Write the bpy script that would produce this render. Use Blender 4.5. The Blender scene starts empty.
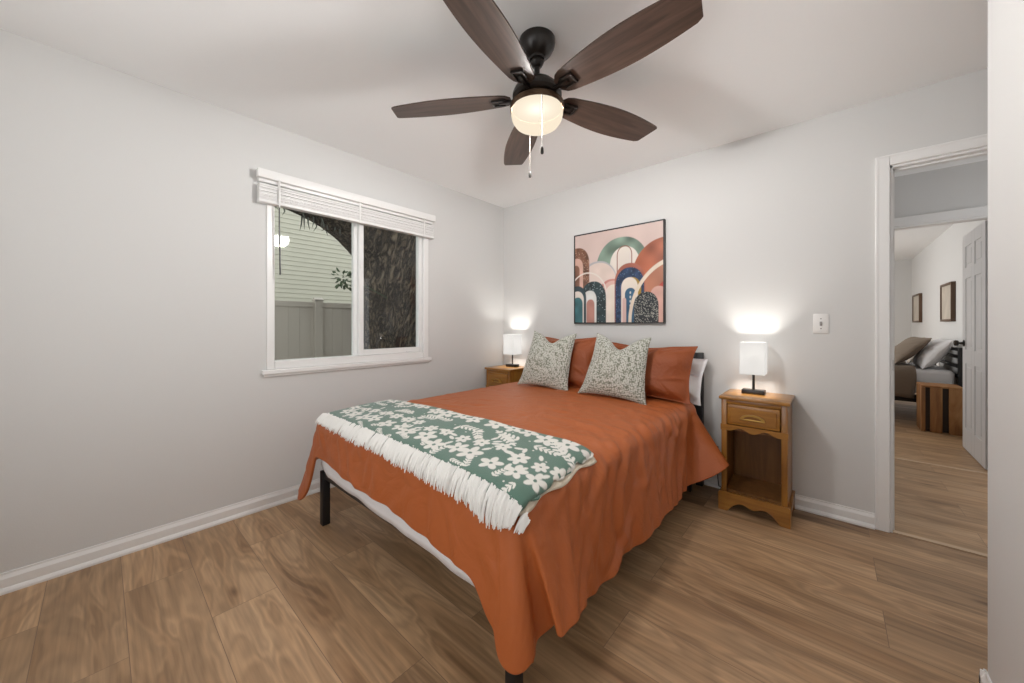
import bpy, bmesh, math, random
import numpy as np
from mathutils import Vector, Matrix, Quaternion

PI = math.pi
sc = bpy.context.scene
COL = sc.collection

# ------------------------------------------------------------------ camera
YAW = math.radians(41.3976)
cam_d = bpy.data.cameras.new('camera')
cam_d.sensor_width = 36.0
cam_d.lens = 363.0 / 1024.0 * 36.0
cam_d.shift_y = -16.5 / 1024.0
cam_d.clip_start = 0.05
cam = bpy.data.objects.new('camera', cam_d)
cam.location = (2.6246, -2.9120, 1.155)
cam.rotation_euler = (PI / 2, 0, YAW)
COL.objects.link(cam)
sc.camera = cam

# ------------------------------------------------------------------ world, view, big lights
sc.view_settings.view_transform = 'Standard'
sc.view_settings.look = 'None'
sc.view_settings.gamma = 1.0
sc.view_settings.use_curve_mapping = False
sc.view_settings.exposure = 0.07
world = bpy.data.worlds.new('overcast_sky')
sc.world = world
world.use_nodes = True
bgn = world.node_tree.nodes['Background']
bgn.inputs[0].default_value = (0.97, 0.98, 1.0, 1)
bgn.inputs[1].default_value = 1.8
try:
    sc.cycles.max_bounces = 10
    sc.cycles.diffuse_bounces = 6
    sc.cycles.transparent_max_bounces = 12
    sc.cycles.use_denoising = True
    sc.cycles.sample_clamp_indirect = 6.0
    sc.cycles.caustics_reflective = False
    sc.cycles.caustics_refractive = False
except Exception:
    pass


def area_light(name, loc, rot, sx, sy, power, color=(1, 1, 1)):
    d = bpy.data.lights.new(name, 'AREA')
    d.shape = 'RECTANGLE'; d.size = sx; d.size_y = sy
    d.energy = power; d.color = color
    o = bpy.data.objects.new(name, d)
    o.location = loc; o.rotation_euler = rot
    COL.objects.link(o)
    return o


def point_light(name, loc, power, radius, color, parent=None):
    d = bpy.data.lights.new(name, 'POINT')
    d.energy = power; d.shadow_soft_size = radius; d.color = color
    o = bpy.data.objects.new(name, d)
    o.location = loc
    COL.objects.link(o)
    if parent: o.parent = parent
    return o


# fill added at the rear opening and hall end, daylight from the other bedroom's window
area_light('fill_rear_opening', (1.75, -3.86, 1.15), (PI / 2 + 0.55, 0, 0), 1.9, 1.1, 10.5, (1.0, 0.99, 0.975))  # unseen fill behind the camera, tilted up to lift the ceiling
area_light('daylight_second_bedroom', (0.55, 4.6, 1.5), (0, -PI / 2, 0), 1.3, 2.2, 62, (1.0, 0.985, 0.96))
area_light('fill_hall_end', (4.35, 0.86, 1.4), (0, PI / 2, 0), 1.8, 1.2, 0.7, (1.0, 0.985, 0.96))  # unseen fill added to brighten the hall
FAN_W, LAMP_W = 375.0, 11.0

# ------------------------------------------------------------------ materials
def new_mat(name):
    m = bpy.data.materials.new(name)
    m.use_nodes = True
    nt = m.node_tree
    return m, nt, nt.nodes['Principled BSDF']


def mat(name, color, rough=0.6, metal=0.0, spec=0.5, bump=None, var=None, sheen=0.0, coat=0.0):
    """bump=(scale, strength), var=(scale, amount) - procedural noise"""
    m, nt, b = new_mat(name)
    c = (color[0], color[1], color[2], 1)
    b.inputs['Base Color'].default_value = c
    b.inputs['Roughness'].default_value = rough
    b.inputs['Metallic'].default_value = metal
    b.inputs['Specular IOR Level'].default_value = spec
    if sheen: b.inputs['Sheen Weight'].default_value = sheen
    if coat: b.inputs['Coat Weight'].default_value = coat
    tc = nt.nodes.new('ShaderNodeTexCoord')
    if var:
        n = nt.nodes.new('ShaderNodeTexNoise'); n.inputs['Scale'].default_value = var[0]; n.inputs['Detail'].default_value = 4
        nt.links.new(tc.outputs['Object'], n.inputs['Vector'])
        mx = nt.nodes.new('ShaderNodeMix'); mx.data_type = 'RGBA'
        k = var[1]
        mx.inputs['A'].default_value = tuple(min(1, v * (1 - k)) for v in color) + (1,)
        mx.inputs['B'].default_value = tuple(min(1, v * (1 + k)) for v in color) + (1,)
        nt.links.new(n.outputs['Fac'], mx.inputs['Factor'])
        nt.links.new(mx.outputs['Result'], b.inputs['Base Color'])
    if bump:
        n = nt.nodes.new('ShaderNodeTexNoise'); n.inputs['Scale'].default_value = bump[0]; n.inputs['Detail'].default_value = 3
        nt.links.new(tc.outputs['Object'], n.inputs['Vector'])
        bp = nt.nodes.new('ShaderNodeBump'); bp.inputs['Strength'].default_value = bump[1]; bp.inputs['Distance'].default_value = 0.01
        nt.links.new(n.outputs['Fac'], bp.inputs['Height'])
        nt.links.new(bp.outputs['Normal'], b.inputs['Normal'])
    return m


def ramp(nt, stops):
    r = nt.nodes.new('ShaderNodeValToRGB')
    el = r.color_ramp.elements
    while len(el) < len(stops): el.new(0.5)
    for e, (p, c) in zip(el, stops):
        e.position = p; e.color = (c[0], c[1], c[2], 1)
    return r


def mapping(nt, scale, loc=(0, 0, 0), rot=(0, 0, 0), out='Object'):
    tc = nt.nodes.new('ShaderNodeTexCoord')
    mp = nt.nodes.new('ShaderNodeMapping')
    mp.inputs['Scale'].default_value = scale
    mp.inputs['Location'].default_value = loc
    mp.inputs['Rotation'].default_value = rot
    nt.links.new(tc.outputs[out], mp.inputs['Vector'])
    return mp


def wood(name, stops, scale=(3, 30, 30), rough=0.4, detail=6, distort=1.2, coat=0.0, bump=0.05):
    """grain runs along the axis with the smallest scale"""
    m, nt, b = new_mat(name)
    mp = mapping(nt, scale)
    n = nt.nodes.new('ShaderNodeTexNoise'); n.inputs['Scale'].default_value = 1.0
    n.inputs['Detail'].default_value = detail; n.inputs['Distortion'].default_value = distort
    nt.links.new(mp.outputs['Vector'], n.inputs['Vector'])
    r = ramp(nt, stops)
    nt.links.new(n.outputs['Fac'], r.inputs['Fac'])
    nt.links.new(r.outputs['Color'], b.inputs['Base Color'])
    b.inputs['Roughness'].default_value = rough
    if coat: b.inputs['Coat Weight'].default_value = coat
    bp = nt.nodes.new('ShaderNodeBump'); bp.inputs['Strength'].default_value = bump; bp.inputs['Distance'].default_value = 0.004
    nt.links.new(n.outputs['Fac'], bp.inputs['Height'])
    nt.links.new(bp.outputs['Normal'], b.inputs['Normal'])
    return m


def floor_material():
    m, nt, b = new_mat('oak_plank_floor')
    L = nt.links.new
    mp = mapping(nt, (1, 1, 1), loc=(0.43, 0.145, 0))
    br = nt.nodes.new('ShaderNodeTexBrick')
    br.offset = 0.37; br.offset_frequency = 2; br.squash = 1.0
    br.inputs['Color1'].default_value = (0, 0, 0, 1); br.inputs['Color2'].default_value = (1, 1, 1, 1)
    br.inputs['Mortar'].default_value = (0.5, 0.5, 0.5, 1)
    br.inputs['Scale'].default_value = 1.0
    br.inputs['Mortar Size'].default_value = 0.0013
    br.inputs['Mortar Smooth'].default_value = 0.3
    br.inputs['Bias'].default_value = 0.0
    br.inputs['Brick Width'].default_value = 1.22
    br.inputs['Row Height'].default_value = 0.225
    L(mp.outputs['Vector'], br.inputs['Vector'])
    # every plank gets its own stretch of grain
    off = nt.nodes.new('ShaderNodeVectorMath'); off.operation = 'MULTIPLY_ADD'
    L(br.outputs['Color'], off.inputs[0]); off.inputs[1].default_value = (7.3, 3.1, 5.7)
    L(mp.outputs['Vector'], off.inputs[2])
    s1 = nt.nodes.new('ShaderNodeVectorMath'); s1.operation = 'MULTIPLY'; s1.inputs[1].default_value = (1.3, 7.5, 1)
    L(off.outputs[0], s1.inputs[0])
    n1 = nt.nodes.new('ShaderNodeTexNoise'); n1.inputs['Scale'].default_value = 1.0; n1.inputs['Detail'].default_value = 2.5
    n1.inputs['Distortion'].default_value = 0.7
    L(s1.outputs[0], n1.inputs['Vector'])
    # growth rings: contour lines of the slow noise
    k = nt.nodes.new('ShaderNodeMath'); k.operation = 'MULTIPLY'; k.inputs[1].default_value = 60.0
    L(n1.outputs['Fac'], k.inputs[0])
    sn = nt.nodes.new('ShaderNodeMath'); sn.operation = 'SINE'; L(k.outputs[0], sn.inputs[0])
    s2 = nt.nodes.new('ShaderNodeVectorMath'); s2.operation = 'MULTIPLY'; s2.inputs[1].default_value = (3.0, 75.0, 1)
    L(off.outputs[0], s2.inputs[0])
    n2 = nt.nodes.new('ShaderNodeTexNoise'); n2.inputs['Scale'].default_value = 1.0; n2.inputs['Detail'].default_value = 5
    L(s2.outputs[0], n2.inputs['Vector'])
    base = ramp(nt, [(0.24, (0.200, 0.106, 0.048)), (0.40, (0.365, 0.222, 0.117)), (0.58, (0.445, 0.283, 0.157)), (0.8, (0.52, 0.345, 0.202))])
    L(n1.outputs['Fac'], base.inputs['Fac'])
    ring = nt.nodes.new('ShaderNodeMapRange'); ring.inputs['From Min'].default_value = -1; ring.inputs['From Max'].default_value = 1
    ring.inputs['To Min'].default_value = 0.84; ring.inputs['To Max'].default_value = 1.07
    L(sn.outputs[0], ring.inputs['Value'])
    fib = nt.nodes.new('ShaderNodeMapRange'); fib.inputs['From Min'].default_value = 0.3; fib.inputs['From Max'].default_value = 0.7
    fib.inputs['To Min'].default_value = 0.80; fib.inputs['To Max'].default_value = 1.15
    L(n2.outputs['Fac'], fib.inputs['Value'])
    plank = nt.nodes.new('ShaderNodeMapRange'); plank.inputs['To Min'].default_value = 0.86; plank.inputs['To Max'].default_value = 1.14
    L(br.outputs['Color'], plank.inputs['Value'])
    m1 = nt.nodes.new('ShaderNodeMath'); m1.operation = 'MULTIPLY'; L(ring.outputs[0], m1.inputs[0]); L(fib.outputs[0], m1.inputs[1])
    m2 = nt.nodes.new('ShaderNodeMath'); m2.operation = 'MULTIPLY'; L(m1.outputs[0], m2.inputs[0]); L(plank.outputs[0], m2.inputs[1])
    sc1 = nt.nodes.new('ShaderNodeVectorMath'); sc1.operation = 'SCALE'
    L(base.outputs['Color'], sc1.inputs[0]); L(m2.outputs[0], sc1.inputs['Scale'])
    # knots
    s3 = nt.nodes.new('ShaderNodeVectorMath'); s3.operation = 'MULTIPLY'; s3.inputs[1].default_value = (1.5, 4.2, 1)
    L(off.outputs[0], s3.inputs[0])
    vo = nt.nodes.new('ShaderNodeTexVoronoi'); vo.inputs['Scale'].default_value = 1.15
    L(s3.outputs[0], vo.inputs['Vector'])
    kn = ramp(nt, [(0.0, (0.35, 0.30, 0.26)), (0.035, (0.55, 0.5, 0.46)), (0.10, (0.95, 0.94, 0.93)), (0.16, (1, 1, 1))])
    L(vo.outputs['Distance'], kn.inputs['Fac'])
    mk = nt.nodes.new('ShaderNodeMix'); mk.data_type = 'RGBA'; mk.blend_type = 'MULTIPLY'; mk.inputs['Factor'].default_value = 1.0
    L(sc1.outputs[0], mk.inputs['A']); L(kn.outputs['Color'], mk.inputs['B'])
    seam = nt.nodes.new('ShaderNodeMix'); seam.data_type = 'RGBA'
    L(br.outputs['Fac'], seam.inputs['Factor'])
    L(mk.outputs['Result'], seam.inputs['A']); seam.inputs['B'].default_value = (0.20, 0.125, 0.075, 1)
    L(seam.outputs['Result'], b.inputs['Base Color'])
    b.inputs['Roughness'].default_value = 0.42
    b.inputs['Specular IOR Level'].default_value = 0.45
    bp = nt.nodes.new('ShaderNodeBump'); bp.inputs['Strength'].default_value = 0.12; bp.inputs['Distance'].default_value = 0.002
    L(n2.outputs['Fac'], bp.inputs['Height']); L(bp.outputs['Normal'], b.inputs['Normal'])
    return m


def attr_mat(name, attr, rough=0.7, bump=None, sheen=0.0):
    m, nt, b = new_mat(name)
    a = nt.nodes.new('ShaderNodeAttribute'); a.attribute_name = attr
    nt.links.new(a.outputs['Color'], b.inputs['Base Color'])
    b.inputs['Roughness'].default_value = rough
    if sheen: b.inputs['Sheen Weight'].default_value = sheen
    if bump:
        mp = mapping(nt, (1, 1, 1))
        n = nt.nodes.new('ShaderNodeTexNoise'); n.inputs['Scale'].default_value = bump[0]
        nt.links.new(mp.outputs['Vector'], n.inputs['Vector'])
        bp = nt.nodes.new('ShaderNodeBump'); bp.inputs['Strength'].default_value = bump[1]; bp.inputs['Distance'].default_value = 0.004
        nt.links.new(n.outputs['Fac'], bp.inputs['Height']); nt.links.new(bp.outputs['Normal'], b.inputs['Normal'])
    return m


def glass_pane_material():
    m = bpy.data.materials.new('window_glass'); m.use_nodes = True
    nt = m.node_tree; nt.nodes.clear()
    o = nt.nodes.new('ShaderNodeOutputMaterial')
    t = nt.nodes.new('ShaderNodeBsdfTransparent'); t.inputs[0].default_value = (0.93, 0.95, 0.94, 1)
    g = nt.nodes.new('ShaderNodeBsdfGlossy'); g.inputs['Roughness'].default_value = 0.01
    f = nt.nodes.new('ShaderNodeFresnel'); f.inputs['IOR'].default_value = 1.5
    mx = nt.nodes.new('ShaderNodeMixShader')
    ge = nt.nodes.new('ShaderNodeNewGeometry')
    inv = nt.nodes.new('ShaderNodeMath'); inv.operation = 'SUBTRACT'; inv.inputs[0].default_value = 1.0; nt.links.new(ge.outputs['Backfacing'], inv.inputs[1])
    fm = nt.nodes.new('ShaderNodeMath'); fm.operation = 'MULTIPLY'; nt.links.new(f.outputs[0], fm.inputs[0]); nt.links.new(inv.outputs[0], fm.inputs[1])
    nt.links.new(fm.outputs[0], mx.inputs[0]); nt.links.new(t.outputs[0], mx.inputs[1]); nt.links.new(g.outputs[0], mx.inputs[2])
    nt.links.new(mx.outputs[0], o.inputs[0])
    return m


def glowing_material(name, color, strength, transp, body=0.5):
    """a lit shade: it glows with the bulb inside it and lets part of its light through"""
    m = bpy.data.materials.new(name); m.use_nodes = True
    nt = m.node_tree; nt.nodes.clear()
    o = nt.nodes.new('ShaderNodeOutputMaterial')
    d = nt.nodes.new('ShaderNodeBsdfDiffuse'); d.inputs[0].default_value = (body, body * .97, body * .92, 1)
    e = nt.nodes.new('ShaderNodeEmission'); e.inputs[0].default_value = color + (1,); e.inputs[1].default_value = strength
    ad = nt.nodes.new('ShaderNodeAddShader')
    nt.links.new(d.outputs[0], ad.inputs[0]); nt.links.new(e.outputs[0], ad.inputs[1])
    t = nt.nodes.new('ShaderNodeBsdfTransparent'); t.inputs[0].default_value = (1, 1, 1, 1)
    mx = nt.nodes.new('ShaderNodeMixShader'); mx.inputs[0].default_value = transp
    nt.links.new(ad.outputs[0], mx.inputs[1]); nt.links.new(t.outputs[0], mx.inputs[2])
    nt.links.new(mx.outputs[0], o.inputs[0])
    return m


def bark_material():
    m, nt, b = new_mat('oak_bark')
    mp = mapping(nt, (1, 1, 1), rot=(math.radians(14), 0, 0))
    sc_ = nt.nodes.new('ShaderNodeVectorMath'); sc_.operation = 'MULTIPLY'; sc_.inputs[1].default_value = (15, 15, 2.6)
    nt.links.new(mp.outputs['Vector'], sc_.inputs[0])
    n = nt.nodes.new('ShaderNodeTexNoise'); n.inputs['Scale'].default_value = 1.0; n.inputs['Detail'].default_value = 7
    n.inputs['Distortion'].default_value = 1.0; n.inputs['Roughness'].default_value = 0.62
    nt.links.new(sc_.outputs[0], n.inputs['Vector'])
    sb = nt.nodes.new('ShaderNodeMath'); sb.operation = 'SUBTRACT'; sb.inputs[1].default_value = 0.5; nt.links.new(n.outputs['Fac'], sb.inputs[0])
    ml = nt.nodes.new('ShaderNodeMath'); ml.operation = 'ABSOLUTE'; nt.links.new(sb.outputs[0], ml.inputs[0])
    r = ramp(nt, [(0.0, (0.010, 0.007, 0.005)), (0.035, (0.035, 0.025, 0.017)), (0.09, (0.12, 0.092, 0.062)), (0.2, (0.24, 0.195, 0.14))])
    nt.links.new(ml.outputs[0], r.inputs['Fac']); nt.links.new(r.outputs['Color'], b.inputs['Base Color'])
    b.inputs['Roughness'].default_value = 0.95
    bp = nt.nodes.new('ShaderNodeBump'); bp.inputs['Strength'].default_value = 1.0; bp.inputs['Distance'].default_value = 0.12
    nt.links.new(ml.outputs[0], bp.inputs['Height']); nt.links.new(bp.outputs['Normal'], b.inputs['Normal'])
    return m


def cushion_material():
    m, nt, b = new_mat('speckled_sage_weave')
    mp = mapping(nt, (1, 1, 1), rot=(0, 0, 0))
    v = nt.nodes.new('ShaderNodeTexVoronoi'); v.inputs['Scale'].default_value = 88; v.inputs['Randomness'].default_value = 0.5
    nt.links.new(mp.outputs['Vector'], v.inputs['Vector'])
    r = ramp(nt, [(0.0, (0.62, 0.62, 0.57)), (0.44, (0.56, 0.56, 0.51)), (0.57, (0.28, 0.29, 0.235)), (0.8, (0.15, 0.16, 0.12))])
    nt.links.new(v.outputs['Distance'], r.inputs['Fac'])
    nt.links.new(r.outputs['Color'], b.inputs['Base Color'])
    b.inputs['Roughness'].default_value = 0.9
    b.inputs['Sheen Weight'].default_value = 0.2
    bp = nt.nodes.new('ShaderNodeBump'); bp.inputs['Strength'].default_value = 0.3; bp.inputs['Distance'].default_value = 0.003; bp.invert = True
    nt.links.new(v.outputs['Distance'], bp.inputs['Height']); nt.links.new(bp.outputs['Normal'], b.inputs['Normal'])
    return m


M = {}
M['wall'] = mat('wall_paint', (0.645, 0.642, 0.632), 0.75, bump=(180, 0.04))
M['ceiling'] = mat('ceiling_paint', (0.885, 0.892, 0.892), 0.85, bump=(60, 0.05))
M['trim'] = mat('white_trim_paint', (0.80, 0.795, 0.785), 0.35)
M['floor'] = floor_material()
M['vinyl'] = mat('white_vinyl_frame', (0.80, 0.80, 0.79), 0.3)
M['glass'] = glass_pane_material()
M['blind'] = mat('blind_slats', (0.80, 0.795, 0.785), 0.4)
M['dark_plastic'] = mat('dark_plastic', (0.02, 0.018, 0.016), 0.35)
M['bronze'] = mat('dark_bronze_metal', (0.016, 0.012, 0.010), 0.30, metal=0.2)
M['bronze_warm'] = mat('warm_bronze_metal', (0.10, 0.06, 0.035), 0.35, metal=0.7)
M['glare_black'] = mat('glare_plate_black', (0.004, 0.004, 0.004), 0.95, spec=0.0)  # near-black so the added disc stays dark under the bulb
M['blade'] = wood('dark_walnut_blade', [(0.3, (0.030, 0.018, 0.013)), (0.55, (0.060, 0.036, 0.026)), (0.75, (0.085, 0.052, 0.038))], (2.5, 38, 38), 0.42)
M['globe'] = glowing_material('frosted_glass_globe', (1.0, 0.86, 0.66), 0.94, 0.08, 0.0)
M['bulb'] = glowing_material('warm_bulb_glass', (1.0, 0.94, 0.85), 0.8, 0.5, 0.0)
M['shade'] = glowing_material('white_linen_shade', (1.0, 0.97, 0.93), 0.66, 0.20, 0.12)
M['chain'] = mat('steel_chain', (0.22, 0.20, 0.18), 0.4, metal=0.7)
M['rust'] = mat('rust_cotton', (0.410, 0.105, 0.024), 0.55, bump=(45, 0.10))
def wrinkle_bump(m, scale, strength):
    nt = m.node_tree; b = nt.nodes['Principled BSDF']
    mp = mapping(nt, (1.0, 1.7, 1.0), rot=(0, 0, 0.5))
    n = nt.nodes.new('ShaderNodeTexNoise'); n.inputs['Scale'].default_value = scale; n.inputs['Detail'].default_value = 3
    n.inputs['Distortion'].default_value = 1.6; n.inputs['Roughness'].default_value = 0.45
    nt.links.new(mp.outputs['Vector'], n.inputs['Vector'])
    sb = nt.nodes.new('ShaderNodeMath'); sb.operation = 'SUBTRACT'; sb.inputs[1].default_value = 0.5; nt.links.new(n.outputs['Fac'], sb.inputs[0])
    ab = nt.nodes.new('ShaderNodeMath'); ab.operation = 'ABSOLUTE'; nt.links.new(sb.outputs[0], ab.inputs[0])
    bp = nt.nodes.new('ShaderNodeBump'); bp.inputs['Strength'].default_value = strength; bp.inputs['Distance'].default_value = 0.05
    nt.links.new(ab.outputs[0], bp.inputs['Height']); nt.links.new(bp.outputs['Normal'], b.inputs['Normal'])
wrinkle_bump(M['rust'], 5.0, 0.20)
M['rust_dark'] = mat('rust_sateen', (0.300, 0.072, 0.018), 0.6, bump=(30, 0.12))
wrinkle_bump(M['rust_dark'], 9.0, 0.25)
M['white_cotton'] = mat('white_cotton', (0.80, 0.80, 0.82), 0.85, bump=(40, 0.15))
M['fringe'] = mat('white_cotton_fringe', (0.78, 0.77, 0.74), 0.9)
M['black_metal'] = mat('black_powder_coat', (0.012, 0.012, 0.013), 0.45)
M['honey'] = wood('honey_maple', [(0.25, (0.19, 0.074, 0.010)), (0.5, (0.30, 0.128, 0.020)), (0.75, (0.38, 0.178, 0.032))], (22, 22, 2.2), 0.35, coat=0.2)
M['honey_h'] = wood('honey_maple_flat', [(0.25, (0.20, 0.080, 0.011)), (0.5, (0.32, 0.138, 0.022)), (0.75, (0.40, 0.19, 0.036))], (2.2, 22, 22), 0.33, coat=0.25)
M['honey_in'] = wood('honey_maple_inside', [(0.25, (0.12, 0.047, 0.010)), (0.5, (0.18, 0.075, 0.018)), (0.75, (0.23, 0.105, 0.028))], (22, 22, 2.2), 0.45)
M['brass'] = mat('antique_brass', (0.52, 0.32, 0.09), 0.32, metal=0.85)
M['lamp_black'] = mat('lamp_black', (0.015, 0.012, 0.012), 0.3)
M['cushion'] = cushion_material()
M['frame_black'] = mat('black_frame', (0.015, 0.014, 0.014), 0.4)
M['print'] = attr_mat('painted_print', 'paint', 0.35)
M['throw'] = attr_mat('green_floral_throw', 'paint', 0.9, bump=(300, 0.3), sheen=0.3)
M['cream'] = mat('cream_throw_back', (0.70, 0.62, 0.50), 0.9, bump=(200, 0.3))
M['toggle'] = mat('toggle_grey', (0.30, 0.29, 0.28), 0.35)
M['switch'] = mat('switch_plate', (0.78, 0.77, 0.75), 0.3)
M['bark'] = bark_material()
M['moss'] = mat('grey_moss', (0.10, 0.105, 0.085), 0.95)
M['leaf'] = mat('oak_leaf', (0.035, 0.06, 0.02), 0.5, var=(30, 0.4))
M['fence'] = mat('beige_vinyl_fence', (0.43, 0.39, 0.335), 0.5)
M['siding'] = mat('pale_siding', (0.50, 0.485, 0.395), 0.6)
M['soil'] = mat('yard_soil', (0.10, 0.085, 0.05), 0.95, var=(6, 0.5), bump=(20, 0.6))
M['hedge'] = mat('hedge_leaves', (0.018, 0.022, 0.012), 0.9, var=(12, 0.5))
M['door'] = mat('white_door_paint', (0.60, 0.60, 0.61), 0.4)
M['nickel'] = mat('dark_nickel', (0.05, 0.045, 0.04), 0.3, metal=0.9)
M['crate'] = wood('reclaimed_pallet_wood', [(0.25, (0.16, 0.062, 0.018)), (0.5, (0.36, 0.17, 0.06)), (0.75, (0.52, 0.30, 0.13))], (9, 9, 1.6), 0.6)
M['crate_dark'] = mat('crate_inside', (0.03, 0.018, 0.012), 0.8)
M['taupe'] = mat('taupe_linen', (0.19, 0.148, 0.112), 0.9, bump=(50, 0.25))
M['taupe_light'] = mat('greige_linen', (0.47, 0.42, 0.36), 0.9, bump=(50, 0.25))
M['oak_frame'] = mat('walnut_frame', (0.10, 0.055, 0.03), 0.45)
M['mirror'] = mat('pale_print', (0.52, 0.46, 0.38), 0.35, var=(6, 0.3))
M['strip'] = wood('threshold_oak', [(0.3, (0.42, 0.29, 0.18)), (0.7, (0.55, 0.40, 0.27))], (2, 30, 30), 0.4)

# ------------------------------------------------------------------ builders
def merge(bm, part, mtx=None):
    me = bpy.data.meshes.new('tmp'); part.to_mesh(me); part.free()
    if mtx is not None: me.transform(mtx)
    bm.from_mesh(me); bpy.data.meshes.remove(me)
    return bm


def box(bm, x0, x1, y0, y1, z0, z1, bev=0.0, seg=2, mtx=None):
    p = bmesh.new()
    bmesh.ops.create_cube(p, size=1.0)
    for v in p.verts:
        v.co = Vector(((x0 + x1) / 2 + v.co.x * (x1 - x0), (y0 + y1) / 2 + v.co.y * (y1 - y0), (z0 + z1) / 2 + v.co.z * (z1 - z0)))
    if bev > 0:
        bmesh.ops.bevel(p, geom=p.edges[:], offset=bev, segments=seg, affect='EDGES', profile=0.5)
    return merge(bm, p, mtx)


def lathe(bm, prof, n=40, mtx=None):
    p = bmesh.new()
    rows = []
    for r, z in prof:
        if r < 1e-5: rows.append([p.verts.new((0, 0, z))])
        else: rows.append([p.verts.new((r * math.cos(2 * PI * k / n), r * math.sin(2 * PI * k / n), z)) for k in range(n)])
    for a, b in zip(rows, rows[1:]):
        for k in range(n):
            q = []
            for v in (a[k % len(a)], a[(k + 1) % len(a)], b[(k + 1) % len(b)], b[k % len(b)]):
                if v not in q: q.append(v)
            if len(q) >= 3: p.faces.new(q)
    bmesh.ops.recalc_face_normals(p, faces=p.faces[:])
    return merge(bm, p, mtx)


def tube(bm, pts, rad, n=8, caps=True, squash=None):
    pts = [Vector(q) for q in pts]
    rads = rad if isinstance(rad, (list, tuple)) else [rad] * len(pts)
    rows = []
    up = None
    for i, q in enumerate(pts):
        t = (pts[min(i + 1, len(pts) - 1)] - pts[max(i - 1, 0)]).normalized()
        if up is None:
            up = Vector((0, 0, 1)) if abs(t.z) < 0.9 else Vector((1, 0, 0))
        s = t.cross(up).normalized(); u2 = s.cross(t).normalized(); up = u2
        k2 = squash if squash else 1.0
        rows.append([bm.verts.new(q + rads[i] * (math.cos(2 * PI * k / n) * s + k2 * math.sin(2 * PI * k / n) * u2)) for k in range(n)])
    for a, b in zip(rows, rows[1:]):
        for k in range(n):
            bm.faces.new((a[k], a[(k + 1) % n], b[(k + 1) % n], b[k]))
    if caps:
        bm.faces.new(rows[0][::-1]); bm.faces.new(rows[-1])
    return bm


def prism(bm, poly, d0, d1, axis='y', bev=0.0):
    """polygon (a, b) extruded along an axis: y -> (x, z); x -> (y, z); z -> (x, y)"""
    p = bmesh.new()
    def P(a, b, d):
        return {'y': (a, d, b), 'x': (d, a, b), 'z': (a, b, d)}[axis]
    A = [p.verts.new(P(a, b, d0)) for a, b in poly]
    B = [p.verts.new(P(a, b, d1)) for a, b in poly]
    p.faces.new(A); p.faces.new(B[::-1])
    n = len(poly)
    for k in range(n): p.faces.new((A[k], B[k], B[(k + 1) % n], A[(k + 1) % n]))
    bmesh.ops.recalc_face_normals(p, faces=p.faces[:])
    if bev > 0:
        bmesh.ops.bevel(p, geom=[e for e in p.edges], offset=bev, segments=1, affect='EDGES', clamp_overlap=True)
    return merge(bm, p)


def obj(name, bm, material, parent=None, smooth=True, angle=35, kind=None):
    me = bpy.data.meshes.new(name)
    bm.to_mesh(me); bm.free()
    if material is not None: me.materials.append(material)
    o = bpy.data.objects.new(name, me)
    COL.objects.link(o)
    if parent is not None: o.parent = parent
    if smooth:
        me.polygons.foreach_set('use_smooth', [True] * len(me.polygons))
        if angle < 180:
            b2 = bmesh.new(); b2.from_mesh(me)
            lim = math.radians(angle)
            for e in b2.edges:
                if len(e.link_faces) == 2 and e.calc_face_angle(0) > lim: e.smooth = False
            b2.to_mesh(me); b2.free()
    if kind: o['kind'] = kind
    return o


def grid_mesh(name, P, material, parent=None, color=None, closed_u=False):
    """P: array (nu, nv, 3)"""
    nu, nv = P.shape[:2]
    idx = np.arange(nu * nv).reshape(nu, nv)
    if closed_u:
        a = idx; b = np.roll(idx, -1, 0)
        f = np.stack([a[:, :-1], b[:, :-1], b[:, 1:], a[:, 1:]], -1).reshape(-1, 4)
    else:
        f = np.stack([idx[:-1, :-1], idx[1:, :-1], idx[1:, 1:], idx[:-1, 1:]], -1).reshape(-1, 4)
    me = bpy.data.meshes.new(name)
    me.from_pydata(P.reshape(-1, 3).tolist(), [], f.tolist())
    me.polygons.foreach_set('use_smooth', [True] * len(me.polygons))
    if color is not None:
        at = me.color_attributes.new('paint', 'FLOAT_COLOR', 'POINT')
        c = np.ones((nu * nv, 4), dtype=np.float32); c[:, :3] = color.reshape(-1, 3)
        at.data.foreach_set('color', c.ravel())
    me.materials.append(material)
    me.update()
    o = bpy.data.objects.new(name, me)
    COL.objects.link(o)
    if parent is not None: o.parent = parent
    return o


def tag(o, label, cat, group=None, kind=None):
    o['label'] = label; o['category'] = cat
    if group: o['group'] = group
    if kind: o['kind'] = kind
    return o


def thing(name, label, cat, loc=(0, 0, 0), rotz=0.0, group=None):
    o = bpy.data.objects.new(name, None)
    o.empty_display_size = 0.1
    COL.objects.link(o)
    o.location = loc; o.rotation_euler = (0, 0, rotz)
    return tag(o, label, cat, group)


def copy_thing(root, loc, rotz, label, group=None):
    def rec(o, par):
        c = o.copy(); COL.objects.link(c)
        if par is not None: c.parent = par
        for ch in list(o.children): rec(ch, c)
        return c
    r = rec(root, None)
    r.location = loc; r.rotation_euler = (0, 0, rotz)
    r['label'] = label
    if group: r['group'] = group
    return r


def struct(name, bm, m, parent=None, smooth=False):
    return obj(name, bm, m, parent, smooth=smooth, kind='structure')


B = bmesh.new
XL = -0.06            # left wall face
ZC = 2.43             # ceiling
XR = 2.984            # closet wall face
YR = -3.70            # rear wall

# ------------------------------------------------------------------ room shell
bm = B(); box(bm, -0.2, 4.5, -3.85, 7.8, -0.08, 0.0); struct('floor', bm, M['floor'])
bm = B(); box(bm, -0.2, 4.5, -3.85, 7.8, ZC, ZC + 0.1); struct('ceiling', bm, M['ceiling'])
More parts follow.
